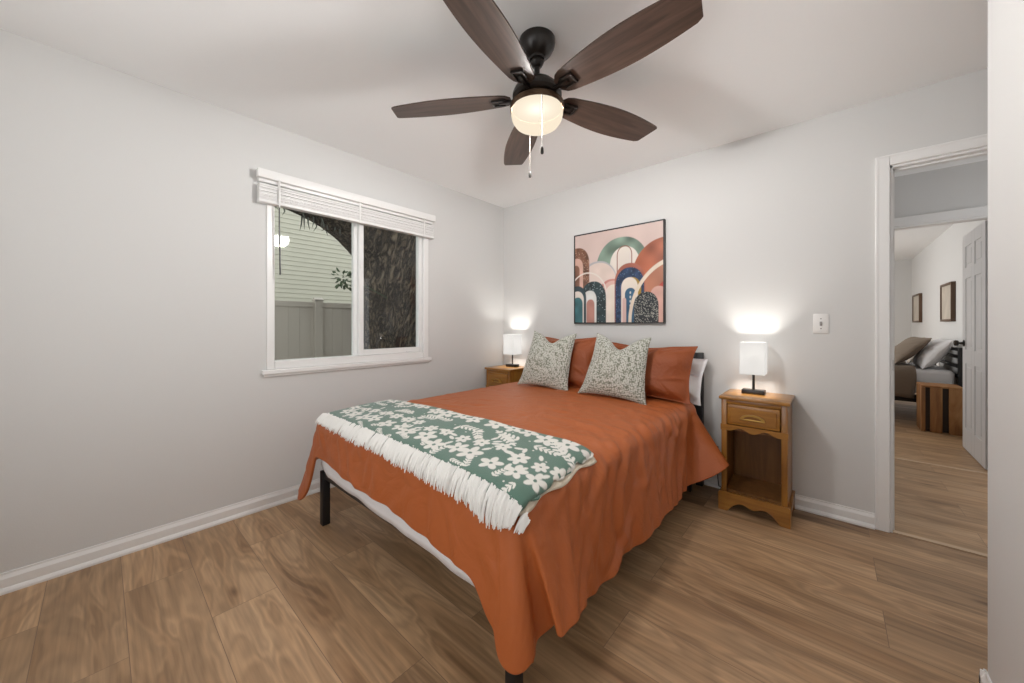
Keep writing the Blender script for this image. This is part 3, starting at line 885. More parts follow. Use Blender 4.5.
def sample(P, a, b):
    """bilinear lookup at fractional grid coordinates"""
    nu, nv = P.shape[:2]
    a = np.clip(a, 0, nu - 1.001); b = np.clip(b, 0, nv - 1.001)
    i = a.astype(int); j = b.astype(int); fa = (a - i)[..., None]; fb = (b - j)[..., None]
    return (P[i, j] * (1 - fa) + P[i + 1, j] * fa) * (1 - fb) + (P[i, j + 1] * (1 - fa) + P[i + 1, j + 1] * fa) * fb


def smooth_grid(P, k=1, w=0.5):
    for _ in range(k):
        Q = P.copy()
        Q[1:-1] = (1 - w) * P[1:-1] + w * 0.5 * (P[:-2] + P[2:])
        R_ = Q.copy()
        R_[:, 1:-1] = (1 - w) * Q[:, 1:-1] + w * 0.5 * (Q[:, :-2] + Q[:, 2:])
        P = R_
    return P


CF, SM, VM, HA, HL, HF = comforter_surface()
CF = smooth_grid(CF, 2)
CN = normals(CF)
NU, NV = CF.shape[:2]
disp = np.zeros((NU, NV))
rng = np.random.default_rng(4)
# pinched tufts on the top
for tx in np.arange(0.62, 1.95, 0.36):
    for ty in np.arange(0.55, 1.9, 0.40):
        tx2, ty2 = tx + rng.uniform(-.02, .02), ty + rng.uniform(-.02, .02)
        ddx = SM - tx2; ddy = VM - ty2
        q = np.sqrt(ddx ** 2 + ddy ** 2) + 1e-6; aa = np.arctan2(ddy, ddx)
        disp -= 0.009 * np.exp(-(q / 0.022) ** 2)
        disp += 0.0030 * np.cos(8 * aa + rng.uniform(0, 6.28) + 1.3 * np.sin(3 * aa)) * (q / 0.05) * np.exp(-q / 0.06)
def ridges(n, xs, ys, ang, asd, Ls, ws, amps, curve=0.6):
    global disp
    for k in range(n):
        x0, y0 = rng.uniform(*xs), rng.uniform(*ys)
        an = rng.normal(ang, asd); L_ = rng.uniform(*Ls); w = rng.uniform(*ws)
        ddx = SM - x0; ddy = VM - y0
        al = ddx * math.cos(an) + ddy * math.sin(an); ac = -ddx * math.sin(an) + ddy * math.cos(an)
        ac = ac + rng.normal(0, curve) * al ** 2
        g = np.exp(-(al / L_) ** 2)
        disp = disp + rng.uniform(*amps) * g * (np.exp(-(ac / w) ** 2) - 0.55 * np.exp(-((ac - 1.7 * w) / (1.1 * w)) ** 2))
# fine ripples slanting across the top, long folds running down the window-far side, a few on the foot panel
ridges(85, (0.45, 1.9), (0.40, 2.05), 0.10, 0.40, (0.06, 0.20), (0.012, 0.022), (0.0026, 0.0060))
ridges(46, (1.70, 2.10), (0.40, 1.95), 0.35, 0.40, (0.10, 0.24), (0.013, 0.024), (0.005, 0.011), 1.2)
ridges(30, (1.90, 2.35), (0.35, 2.0), 0.30, 0.35, (0.12, 0.26), (0.018, 0.034), (0.008, 0.018), 1.2)
ridges(30, (0.5, 1.9), (2.05, 2.32), 1.25, 0.5, (0.05, 0.14), (0.014, 0.028), (0.003, 0.008), 1.0)
ridges(14, (0.2, 0.5), (1.6, 2.2), 0.6, 0.5, (0.05, 0.12), (0.010, 0.018), (0.003, 0.007), 1.0)
ridges(60, (1.55, 2.25), (0.40, 2.0), 0.35, 0.45, (0.06, 0.16), (0.009, 0.014), (0.0025, 0.005), 1.5)
ridges(40, (0.45, 1.6), (0.40, 1.7), 0.05, 0.35, (0.05, 0.13), (0.009, 0.014), (0.0015, 0.0035), 0.8)
# folds that open out towards the hem
hemr = np.clip(HA / 0.5, 0, 1) ** 1.5; hemf = np.clip(HF / 0.3, 0, 1) ** 1.4; heml = np.clip(HL / 0.24, 0, 1)
disp += hemr * (0.008 * np.sin(VM * 13 + 1.5 * np.sin(VM * 4)) + 0.004 * np.sin(VM * 31 + 2 * np.sin(VM * 7)))
disp += hemf * (HA <= 0) * (0.004 * np.sin(SM * 19 + 1.2 * np.sin(SM * 5)) + 0.003 * np.sin(SM * 41))
disp += heml * 0.006 * np.sin(VM * 17)
# stitched border near the head edge, turned up as a soft pleat on the hanging side
disp -= 0.008 * np.exp(-((VM - 0.31) / 0.009) ** 2)
disp += 0.016 * np.exp(-((VM - 0.255) / 0.035) ** 2) * np.clip((SM - 1.80) / 0.15, 0, 1)
# hem seam
edge_d = np.minimum(np.where(HA > 0, 0.51 - HA, 9), np.where(HF > 0, 0.29 - HF, 9))
CF = CF + CN * disp[..., None]
CF = smooth_grid(CF, 2)
co = grid_mesh('comforter', CF, M['rust'])
md = co.modifiers.new('thick', 'SOLIDIFY'); md.thickness = 0.014; md.offset = 0
md2 = co.modifiers.new('soft', 'SUBSURF'); md2.levels = 0; md2.render_levels = 1
tag(co, 'rust orange comforter draped over the bed down to the floor at its near corner', 'comforter')

# ---- folded throw over the foot of the bed
def paint_throw(S, V):
    """white flowers and leaves on green; S, V in metres"""
    rng = np.random.default_rng(21)
    w = np.zeros_like(S)
    def ell(cx, cy, ang, a, b):
        dx, dy = S - cx, V - cy
        x = (dx * math.cos(ang) + dy * math.sin(ang)) / a; y = (-dx * math.sin(ang) + dy * math.cos(ang)) / b
        return np.clip((1.08 - np.sqrt(x * x + y * y)) / 0.16, 0, 1)
    def add(m):
        nonlocal w; w = np.maximum(w, m)
    def leaf(cx, cy, ang, L, wd): add(ell(cx + math.cos(ang) * L / 2, cy + math.sin(ang) * L / 2, ang, L / 2, wd / 2))
    def flower(cx, cy, R, n=5):
        nonlocal w
        a0 = rng.uniform(0, 6.28)
        for k in range(n):
            a = a0 + 2 * PI * k / n
            add(ell(cx + math.cos(a) * R * .58, cy + math.sin(a) * R * .58, a, R * .46, R * .30))
        w = np.where(ell(cx, cy, 0, R * .16, R * .16) > .5, 0, w)
    def sprig(cx, cy, ang, L):
        for k in range(5):
            t = k / 4
            px, py = cx + math.cos(ang) * L * t, cy + math.sin(ang) * L * t
            for sg in (-1, 1): leaf(px, py, ang + sg * 0.75, L * .36 * (1 - .35 * t), L * .13)
        leaf(cx + math.cos(ang) * L, cy + math.sin(ang) * L, ang, L * .35, L * .13)
        add(ell(cx + math.cos(ang) * L / 2, cy + math.sin(ang) * L / 2, ang, L / 2, 0.0028))
    pts = []
    for i in range(15):
        for j in range(5):
            pts.append((0.05 + i * 0.104 + (0.052 if j % 2 else 0) + rng.uniform(-.02, .02), 0.045 + j * 0.104 + rng.uniform(-.02, .02)))
    for k, (x, y) in enumerate(pts):
        q = (k * 7 + k // 5) % 6
        if q in (0, 3): flower(x, y, rng.uniform(.044, .060))
        elif q == 1: sprig(x - .04, y, rng.uniform(-.6, .9) + (PI if rng.random() < .4 else 0), rng.uniform(.085, .12))
        elif q == 2:
            flower(x, y, rng.uniform(.034, .042), 6)
            for a in rng.uniform(0, 6.28, 3): leaf(x + math.cos(a) * .045, y + math.sin(a) * .045, a, .042, .018)
        elif q == 4:
            sprig(x, y - .03, rng.uniform(0, 6.28), rng.uniform(.06, .08))
        else:
            a0 = rng.uniform(0, 6.28)
            for a in (a0, a0 + .9, a0 + 1.8, a0 + 3.2): leaf(x, y, a, .050, .021)
    for k in range(60):
        x, y = rng.uniform(0, 1.6), rng.uniform(0, .55)
        add(ell(x, y, 0, .0045, .0045))
    g = np.array([0.085, 0.165, 0.125]); wh = np.array([0.72, 0.70, 0.65])
    return g[None, None] * (1 - w[..., None]) + wh[None, None] * w[..., None]


def grid_at(x, y):
    """comforter grid coordinates of the top point nearest (x, y)"""
    d = (CF[..., 0] - x) ** 2 + (CF[..., 1] - y) ** 2 + np.where((HA > 0.10) | (HF > 0.10) | (HL > 0.10), 9, 0)
    k = np.unravel_index(d.argmin(), d.shape)
    return np.array([float(k[0]), float(k[1])])

CS = smooth_grid(CF, 14)          # the throw bridges the small wrinkles below it
CSN = normals(CS)
cBL, cBR = grid_at(0.405, -1.625), grid_at(1.895, -1.60)
cFL, cFR = grid_at(0.455, -2.062), grid_at(1.905, -2.072)
tn_s, tn_v = 430, 170


def patch(a0, b0, a1, b1, ns, nv_, s_lo=0, s_hi=1, v_lo=0, v_hi=1, off=0.01, edge=None):
    s = np.linspace(s_lo, s_hi, ns)[:, None] * np.ones((1, nv_)); v = np.ones((ns, 1)) * np.linspace(v_lo, v_hi, nv_)[None]
    if edge is not None: s = s + edge(s, v)
    top = cBL[None, None] * (1 - s[..., None]) + cBR[None, None] * s[..., None]
    bot = cFL[None, None] * (1 - s[..., None]) + cFR[None, None] * s[..., None]
    g = top * (1 - v[..., None]) + bot * v[..., None]
    P = sample(CS, g[..., 0], g[..., 1]); N = sample(CSN, g[..., 0], g[..., 1])
    N /= np.linalg.norm(N, axis=-1, keepdims=True)
    return P + N * off, N, s, v

th = thing('throw_blanket', 'folded green and white floral throw with white fringe across the bed foot', 'throw blanket', (1.15, -1.83, 0.66))
org = np.array([1.15, -1.83, 0.66])
ripple = lambda s, v: np.where(s > 0.9, (s - 0.9) * 10 * (0.006 * np.sin(v * 19) + 0.004 * np.sin(v * 43)), 0) * 0.9
P, N, s_, v_ = patch(0, 0, 0, 0, tn_s, tn_v, off=0.032, edge=ripple)
# rolled folded edges: the sheet turns down at its rims
rim = np.exp(-(s_ / 0.006) ** 2) + np.exp(-((1 - s_) / 0.007) ** 2) + np.exp(-(v_ / 0.018) ** 2)
wv = 0.003 * np.sin(s_ * 9 + 2 * v_) * np.sin(v_ * 4 + 1) + 0.002 * np.sin(s_ * 23 + v_ * 3)
P = P + N * (wv - 0.010 * np.clip(rim, 0, 1))[..., None]
col = paint_throw(s_ * 1.5, v_ * 0.50)
o = grid_mesh('throw_face', P - org, M['throw'], th, color=col)
md = o.modifiers.new('thick', 'SOLIDIFY'); md.thickness = 0.006; md.offset = -1
# lower folded layer, cream side out
edge2 = lambda s, v: np.where(s > 0.95, (s - 0.95) * 20 * (0.016 + 0.008 * np.sin(v * 15 + 1)), 0)
P2, N2, s2, v2 = patch(0, 0, 0, 0, 160, 50, s_lo=0.002, s_hi=1.0, v_lo=0.015, v_hi=0.985, off=0.0145, edge=edge2)
P2 = P2 + N2 * (0.004 * np.sin(v2 * 24 + 1) * np.exp(-((1 - s2) / 0.02) ** 2))[..., None]
o = grid_mesh('under_fold', P2 - org, M['cream'], th); o['label'] = 'cream reverse side of the throw'
md = o.modifiers.new('thick', 'SOLIDIFY'); md.thickness = 0.005; md.offset = -1
# fringe along the front edge
bm = B(); rng = np.random.default_rng(9)
def strand(s, v0, length, off, lean, rad=0.0032, par=None):
    vv = np.array([0, .25, .5, .75, 1.0]) * length / (0.50 * (1 + 0.7 * min(1, max(0, (s - .90) / .10)))) + v0
    ss = s + lean * np.array([0, .2, .5, .8, 1.0])
    top = cBL[None] * (1 - ss[:, None]) + cBR[None] * ss[:, None]; bot = cFL[None] * (1 - ss[:, None]) + cFR[None] * ss[:, None]
    g = top * (1 - vv[:, None]) + bot * vv[:, None]
    Pp = sample(CS, g[:, 0], g[:, 1]); Nn = sample(CSN, g[:, 0], g[:, 1]); Nn /= np.linalg.norm(Nn, axis=-1, keepdims=True)
    q = Pp + Nn * off - org
    tube(bm, [Vector(a) for a in q], [rad, rad * 1.25, rad * 1.15, rad, rad * 0.5], 4)
NF = 560
for k in range(NF):
    s = (k + 0.5) / NF * 0.995
    strand(s + rng.normal(0, .0008), 0.935 + rng.normal(0, .006), 0.130 + rng.normal(0, .011), 0.034 + rng.uniform(0, .010), rng.normal(0, .004), rng.uniform(.0028, .0042))
for k in range(60):
    s = 1.012 + rng.uniform(0, .030)
    strand(s, 0.93 + rng.normal(0, .012), 0.150 + rng.normal(0, .015), 0.022 + rng.uniform(0, .012), rng.normal(0.006, .006), 0.003)
fo = obj('fringe', bm, M['fringe'], th); fo['label'] = 'white cotton fringe'; fo['kind'] = 'stuff'

# ------------------------------------------------------------------ pillows
def pillow_grid(w, h, t, n=44, pinch=0.06, chop=0.0, flange=0.0, taper=0.0, wrinkle=1.0, seed=0, power=2.2, ear=0.0):
    """a closed pillow lying in the x-z plane, thickness along y; origin at the middle of its bottom edge"""
    rng = np.random.default_rng(seed)
    u = np.linspace(-1, 1, n)
    U, Vv = np.meshgrid(u, u, indexing='ij')
    cu, cv = np.abs(U), np.abs(Vv)
    fu = flange / (w / 2); fv = flange / (h / 2)
    eu = np.clip(cu / (1 - fu), 0, 1); ev = np.clip(cv / (1 - fv), 0, 1)
    th = t / 2 * ((1 - eu ** power) * (1 - ev ** power)) ** 0.55
    X = U * w / 2 * (1 - pinch * (1 - Vv ** 2)) ; Z = Vv * h / 2 * (1 - pinch * (1 - U ** 2))
    if ear: 
        X = X * (1 + ear * (cu * cv) ** 6); Z = Z * (1 + ear * (cu * cv) ** 6)
    if chop:
        k = np.exp(-(U / 0.42) ** 2) * np.clip((Vv + 0.2) / 1.2, 0, 1) ** 1.6
        Z = Z - chop * k
        th = th * (1 - 0.35 * np.exp(-(U / 0.16) ** 2) * np.clip(Vv, 0, 1))
    X = X * (1 - taper * (Vv + 1) / 2)
    wr = np.zeros_like(U)
    for k in range(14):
        a = rng.uniform(0, PI); f = rng.uniform(2, 6); wr += rng.normal(0, 0.0016) * np.sin(f * (U * math.cos(a) + Vv * math.sin(a)) + rng.uniform(0, 6.28))
    for k in range(10):   # creases running in from the seams
        x0, z0 = rng.choice([(-1, rng.uniform(-1, 1)), (1, rng.uniform(-1, 1)), (rng.uniform(-1, 1), -1), (rng.uniform(-1, 1), 1)])
        an = math.atan2(-z0, -x0) + rng.normal(0, .4)
        al = (U - x0) * math.cos(an) + (Vv - z0) * math.sin(an); ac = -(U - x0) * math.sin(an) + (Vv - z0) * math.cos(an)
        wr += 0.006 * np.exp(-((al - .25) / .3) ** 2) * np.exp(-(ac / 0.05) ** 2) * rng.choice([-1, 1])
    wr = wr * wrinkle
    damp = np.clip(th / (t * 0.25), 0, 1)
    flo = 0.004 * np.sin(U * 9 + seed) * np.sin(Vv * 7) * (1 - damp)
    F = np.stack([X, -(th + wr * damp) + flo, Z], -1); Bk = np.stack([X, th + 0.5 * wr * damp + flo + 0.0015, Z], -1)
    return F, Bk


def pillow(name, material, label, cat, loc, rot, w, h, t, group=None, **kw):
    F, Bk = pillow_grid(w, h, t, **kw)
    F[..., 2] += h / 2; Bk[..., 2] += h / 2
    n = F.shape[0]
    verts = np.concatenate([F.reshape(-1, 3), Bk.reshape(-1, 3)])
    idx = np.arange(n * n).reshape(n, n)
    f1 = np.stack([idx[:-1, :-1], idx[1:, :-1], idx[1:, 1:], idx[:-1, 1:]], -1).reshape(-1, 4)
    f2 = f1[:, ::-1] + n * n
    ring = np.concatenate([idx[:, 0], idx[-1, 1:], idx[-2::-1, -1], idx[0, -2:0:-1]])
    nxt = np.roll(ring, -1)
    f3 = np.stack([ring, ring + n * n, nxt + n * n, nxt], -1)
    me = bpy.data.meshes.new(name)
    me.from_pydata(verts.tolist(), [], np.concatenate([f1, f2, f3]).tolist())
    bmx = bmesh.new(); bmx.from_mesh(me); bmesh.ops.recalc_face_normals(bmx, faces=bmx.faces[:]); bmx.to_mesh(me); bmx.free()
    me.polygons.foreach_set('use_smooth', [True] * len(me.polygons))
    me.materials.append(material)
    o = bpy.data.objects.new(name, me); COL.objects.link(o)
    o.location = loc
    o.rotation_mode = 'XYZ'; o.rotation_euler = rot
    md = o.modifiers.new('soft', 'SUBSURF'); md.levels = 1; md.render_levels = 1
    return tag(o, label, cat, group)

R_ = math.radians
pillow('bed_pillow', M['rust_dark'], 'rust sham pillow on the window side behind the left cushion', 'pillow',
       (0.885, -0.375, 0.643), (R_(-20), 0, R_(-1)), 0.66, 0.44, 0.20, 'rust shams at the headboard', flange=0.015, seed=2, pinch=0.06, ear=.03, wrinkle=3.2, chop=0.02)
pillow('bed_pillow', M['rust_dark'], 'rust sham pillow on the nightstand side overlapping a white pillow', 'pillow',
       (1.580, -0.365, 0.645), (R_(-22), R_(1.5), R_(2)), 0.69, 0.40, 0.20, 'rust shams at the headboard', flange=0.015, seed=5, pinch=0.06, ear=.03, wrinkle=3.0, chop=0.02)
pillow('bed_pillow', M['white_cotton'], 'white pillow peeking out behind the right rust sham', 'pillow',
       (1.615, -0.200, 0.625), (R_(-18), R_(4), 0), 0.68, 0.33, 0.10, flange=0.02, seed=8, pinch=0.06, wrinkle=3.0)
pillow('throw_cushion', M['cushion'], 'pale speckled square cushion nearer the window, in front of the left sham', 'cushion',
       (0.870, -0.560, 0.648), (R_(-20), R_(3), R_(4)), 0.47, 0.47, 0.15, 'speckled cushions', chop=0.075, seed=3, pinch=0.07, ear=0.05, taper=0.15)
pillow('throw_cushion', M['cushion'], 'pale speckled square cushion at the bed middle, in front of the right sham', 'cushion',
       (1.480, -0.590, 0.650), (R_(-22), R_(4), R_(6)), 0.47, 0.46, 0.15, 'speckled cushions', chop=0.09, seed=4, pinch=0.07, ear=0.05, taper=0.18)

# ------------------------------------------------------------------ nightstands
NW, ND, NH = 0.335, 0.318, 0.712
def nightstand(label, loc, group):
    r = thing('nightstand', label, 'nightstand', loc, 0, group)
    w2 = NW / 2
    # local: front at y = -ND, back at y = 0
    bm = B(); box(bm, -w2 - 0.012, w2 + 0.012, -ND - 0.018, 0.0, NH - 0.020, NH, 0.006, 3); obj('top', bm, M['honey_h'], r)
    for s in (-1, 1):
        x0, x1 = sorted((s * w2, s * (w2 - 0.016)))
        bm = B(); box(bm, x0, x1, -ND + 0.016, -0.002, 0.05, NH - 0.021, 0.001); obj('side_panel', bm, M['honey'], r)
    # face stiles
    bm = B()
    for s in (-1, 1):
        x0, x1 = sorted((s * w2, s * (w2 - 0.030))); box(bm, x0, x1, -ND, -ND + 0.0155, 0.10, NH - 0.021, 0.002)
    obj('face_stile', bm, M['honey'], r)
    bm = B(); box(bm, -w2 + 0.030, w2 - 0.030, -ND + 0.001, -ND + 0.0155, NH - 0.046, NH - 0.021, 0.001); obj('top_rail', bm, M['honey_h'], r)
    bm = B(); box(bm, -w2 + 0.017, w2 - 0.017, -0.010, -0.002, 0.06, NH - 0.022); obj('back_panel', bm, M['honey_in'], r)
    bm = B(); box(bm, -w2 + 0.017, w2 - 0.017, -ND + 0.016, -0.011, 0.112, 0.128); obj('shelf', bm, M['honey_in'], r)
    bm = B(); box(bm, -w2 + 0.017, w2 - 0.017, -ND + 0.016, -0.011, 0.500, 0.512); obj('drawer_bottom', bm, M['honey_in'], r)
    # drawer
    bm = B(); dz0, dz1 = 0.540, NH - 0.048
    box(bm, -w2 + 0.034, w2 - 0.034, -ND - 0.010, -ND + 0.014, dz0, dz1, 0.006, 3)
    box(bm, -w2 + 0.050, w2 - 0.050, -ND - 0.013, -ND - 0.009, dz0 + 0.016, dz1 - 0.016, 0.003, 1)
    dr = obj('drawer', bm, M['honey_h'], r)
    zc = (dz0 + dz1) / 2 - 0.004
    bm = B()
    hp = []
    for k in range(25):
        a = PI * k / 24
        hp.append((-0.062 * math.cos(a), zc - 0.012 + 0.030 * math.sin(a)))
    inner = [(x * 0.72, zc - 0.010 + (z - zc + 0.012) * 0.60) for x, z in hp[::-1]]
    prism(bm, hp + inner, -ND - 0.026, -ND - 0.013, 'y')
    box(bm, -0.064, 0.064, -ND - 0.022, -ND - 0.012, zc - 0.019, zc - 0.010, 0.003)
    obj('handle', bm, M['brass'], dr)['label'] = 'brass half-moon pull'
    # scalloped rail under the drawer
    bm = B(); prof = []
    for k in range(41):
        t = k / 40; x = -w2 - 0.003 + (NW + 0.006) * t
        c = abs(t - 0.5) * 2
        z = 0.505 - 0.012 * math.cos(c * PI * 2.6) * (1 - c ** 3) - 0.012 * c ** 4 + 0.004
        prof.append((x, z))
    prism(bm, prof + [(w2 + 0.003, 0.536), (-w2 - 0.003, 0.536)], -ND - 0.004, -ND + 0.0008, 'y'); obj('scalloped_rail', bm, M['honey_h'], r)
    # base plinth with cut-out skirt
    def skirt(width, n=48):
        out = []
        h2 = width / 2
        for k in range(n + 1):
            t = k / n; x = -h2 + width * t; c = abs(x) / h2
            if c > 0.72: z = 0.0
            elif c > 0.30:
                q = (0.72 - c) / 0.42; z = 0.062 * math.sin(q * PI / 2) ** 0.8
            else:
                q = c / 0.30; z = 0.046 + 0.016 * math.sin(q * PI / 2) ** 2
            out.append((x, z))
        return out
    bm = B(); wf = NW + 0.028
    prism(bm, skirt(wf) + [(wf / 2, 0.106), (wf / 2 - 0.010, 0.116), (-wf / 2 + 0.010, 0.116), (-wf / 2, 0.106)], -ND - 0.014, -ND + 0.004, 'y')
    obj('front_skirt', bm, M['honey_h'], r)
    for s in (-1, 1):
        bm = B(); dd = ND + 0.002
        prof = [(-dd / 2 + a * 0 + x, z) for a, (x, z) in zip(range(99), [(x - 0.0, z) for x, z in skirt(dd)])]
        x0, x1 = sorted((s * (wf / 2), s * (w2 + 0.0005)))
        prism(bm, [(p[0], p[1]) for p in prof] + [(0.0, 0.106), (-dd, 0.106)], x0, x1, 'x'); obj('side_skirt', bm, M['honey'], r)
    return r

ns = nightstand('honey maple nightstand with drawer and open shelf right of the bed', (2.268, -0.003, 0), 'matching nightstands')
ns2 = copy_thing(ns, (0.155, -0.003, 0), 0, 'honey maple nightstand in the corner beside the window wall', 'matching nightstands')
ns2.scale = (0.96, 1.0, 1.022)

# ------------------------------------------------------------------ bedside lamps
def lamp(label, loc, rotz, group):
    r = thing('table_lamp', label, 'lamp', loc, rotz, group)
    bm = B(); box(bm, -0.062, 0.062, -0.036, 0.036, 0.0, 0.026, 0.003); b_ = obj('base', bm, M['lamp_black'], r)
    bm = B(); box(bm, 0.016, 0.034, -0.020, -0.004, 0.026, 0.0275, 0.0005); box(bm, 0.040, 0.052, -0.018, -0.008, 0.026, 0.0275, 0.0005)
    obj('charging_port', bm, M['chain'], b_)
    bm = B(); tube(bm, [(0, 0, 0.026), (0, 0, 0.15)], 0.0075, 12); obj('post', bm, M['lamp_black'], r)
    bm = B(); sw, sd = 0.066, 0.066
    z0, z1, t = 0.128, 0.332, 0.0015
    box(bm, -sw, sw, -sd, -sd + t, z0, z1); box(bm, -sw, sw, sd - t, sd, z0, z1)
    box(bm, -sw, -sw + t, -sd + t, sd - t, z0, z1); box(bm, sw - t, sw, -sd + t, sd - t, z0, z1)
    s_ = obj('shade', bm, M['shade'], r, smooth=False)
    for z in (z0 + 0.004, z1 - 0.010):
        bm = B()
        tube(bm, [(-sw + 0.003, 0, z), (sw - 0.003, 0, z)], 0.0018, 6); tube(bm, [(0, -sd + 0.003, z), (0, sd - 0.003, z)], 0.0018, 6)
        obj('shade_spider', bm, M['lamp_black'], s_)
    bm = B(); lathe(bm, [(0, 0.150), (0.012, 0.152), (0.013, 0.175), (0.026, 0.200), (0.030, 0.222), (0.022, 0.242), (0, 0.250)], 16)
    obj('bulb', bm, M['bulb'], r)
    point_light('lamp_bulb', (0, 0, 0.235), LAMP_W, 0.035, (1.0, 0.96, 0.90), r)
    return r

lp = lamp('small black lamp with lit white square shade on the nightstand right of the bed', (2.244, -0.118, NH), 0.0, 'bedside lamps')
lp2 = copy_thing(lp, (0.165, -0.115, NH * 1.022), 0.0, 'small black lamp with lit white square shade in the far corner', 'bedside lamps')

# power cord behind the nightstand
bm = B(); tube(bm, [(2.02, -0.03, 0.30), (2.035, -0.035, 0.20), (2.02, -0.045, 0.12), (2.03, -0.05, 0.03), (2.08, -0.04, 0.008)], 0.0035, 6)
tag(obj('power_cord', bm, M['dark_plastic']), 'thin black power cord hanging by the baseboard between bed and nightstand', 'cord')

# ------------------------------------------------------------------ framed print
AX0, AX1, AZ0, AZ1 = 0.847, 1.655, 1.168, 1.974
art = thing('framed_print', 'square black-framed abstract print of coloured arches above the bed', 'picture', ((AX0 + AX1) / 2, 0, (AZ0 + AZ1) / 2))
h2 = (AX1 - AX0) / 2
bm = B(); t = 0.010; dpt = 0.036
for (a, b, c, d) in ((-h2, h2, h2 - t, h2), (-h2, h2, -h2, -h2 + t), (-h2, -h2 + t, -h2 + t, h2 - t), (h2 - t, h2, -h2 + t, h2 - t)):
    box(bm, a, b, -dpt, -0.002, c, d, 0.0015)
obj('frame', bm, M['frame_black'], art)
npx = 260
u = np.linspace(0, 1, npx); U, W = np.meshgrid(u, u, indexing='ij')      # U right, W up
rng = np.random.default_rng(12)
def vnoise(U, W, f, seed):
    r = np.random.default_rng(seed); g = r.random((f + 3, f + 3))
    x, y = U * f, W * f; i, j = x.astype(int), y.astype(int); a, b = x - i, y - j
    a = a * a * (3 - 2 * a); b = b * b * (3 - 2 * b)
    return (g[i, j] * (1 - a) + g[i + 1, j] * a) * (1 - b) + (g[i, j + 1] * (1 - a) + g[i + 1, j + 1] * a) * b
img = np.zeros((npx, npx, 3)); img[:] = (0.60, 0.47, 0.43)
img *= (0.93 + 0.14 * vnoise(U, W, 7, 1))[..., None]
def put(mask, colr, var=0.12, f=14, seed=2, alpha=1.0):
    global img
    k = np.clip(mask, 0, 1)[..., None] * alpha
    cc = np.array(colr)[None, None] * (1 + var * (2 * vnoise(U, W, f, seed) - 1))[..., None]
    img = img * (1 - k) + cc * k
def arch(cx, base, top, wx, p=2.2, shear=0.0):
    """soft inside mask of an arch standing on base, of half width wx"""
    cy = top - wx * 1.25
    x = (U - cx - shear * (W - base)) / wx
    y = np.clip((W - cy) / max(top - cy, 1e-3), 0, None)
    d = (np.abs(x) ** p + y ** p) ** (1 / p)
    return np.clip((1 - d) * wx / 0.006 + 0.5, 0, 1) * (W > base - 0.01)
def speckle(seed, dens, colr, mask):
    global img
    r = np.random.default_rng(seed); dots = (r.random((npx // 2 + 1, npx // 2 + 1)) < dens).astype(float)
    dots = np.kron(dots, np.ones((2, 2)))[:npx, :npx]
    put(dots * (mask > .5), colr, 0)
pinkish, cream_c = (0.66, 0.50, 0.45), (0.74, 0.66, 0.58)
a = arch(0.565, 0.0, 0.905, 0.30); put(a, (0.16, 0.225, 0.18), 0.65, 9, 3)
a = arch(0.60, 0.0, 0.80, 0.165); put(a, (0.70, 0.64, 0.58), 0.06)
a = arch(0.29, 0.0, 0.68, 0.24); put(a, (0.45, 0.44, 0.46), 0.2); a = arch(0.30, 0.0, 0.66, 0.215); put(a, (0.68, 0.56, 0.50), 0.06)
ln = arch(0.60, 0.0, 0.81, 0.085) - arch(0.60, 0.0, 0.80, 0.075); put(ln, (0.25, 0.08, 0.05), 0)
# terracotta hill on the right
a = arch(1.04, 0.0, 0.84, 0.37); put(a, (0.34, 0.10, 0.05), 0.4, 8, 6); a = arch(1.08, 0.0, 0.62, 0.33); put(a, (0.42, 0.17, 0.10), 0.25, 8, 8)
a = arch(1.06, 0.0, 0.42, 0.12); put(a, (0.45, 0.06, 0.04), 0.3)
# rose arch, centre left
a = arch(0.46, 0.0, 0.47, 0.165); put(a, (0.52, 0.22, 0.19), 0.2); a = arch(0.47, 0.0, 0.45, 0.135); put(a, (0.66, 0.42, 0.36), 0.1); a = arch(0.48, 0.0, 0.41, 0.10); put(a, cream_c, 0.05)
# navy rainbow
a = arch(0.655, 0.0, 0.62, 0.165); put(a, (0.36, 0.12, 0.08), 0.2)
a = arch(0.655, 0.0, 0.575, 0.155); put(a, (0.022, 0.045, 0.105), 0.5, 30, 5); speckle(3, 0.05, (0.10, 0.16, 0.24), a)
a = arch(0.675, 0.0, 0.47, 0.105); put(a, (0.36, 0.22, 0.03), 0.2); a2 = arch(0.655, 0.0, 0.47, 0.09); put(a2, cream_c, 0.05)
a = arch(0.665, 0.0, 0.36, 0.060); put(a, (0.03, 0.10, 0.18), 0.3)
for k in range(7):
    z = 0.04 + k * 0.045; put(np.clip((0.010 - np.hypot(U - 0.665, (W - z) * 0.6)) / 0.003, 0, 1), (0.6, 0.6, 0.58), 0)
a = arch(0.60, 0.0, 0.26, 0.02); put(a, (0.62, 0.42, 0.38), 0)
# pale sweep across to the right edge
cx, cy, rr = 1.10, 0.02, 0.575
d = np.abs(np.hypot((U - 1.16), (W - 0.0) * 0.80) - 0.50 + 0.0 * W); put(np.clip((0.020 - d) / 0.006, 0, 1), (0.72, 0.62, 0.50), 0.06)
# black speckled hill, bottom right
a = arch(0.955, 0.0, 0.36, 0.085); put(a, (0.62, 0.36, 0.30), 0.1)
a = arch(0.83, 0.0, 0.31, 0.125); put(a, (0.018, 0.022, 0.028), 0.3); speckle(7, 0.22, (0.32, 0.32, 0.28), a)
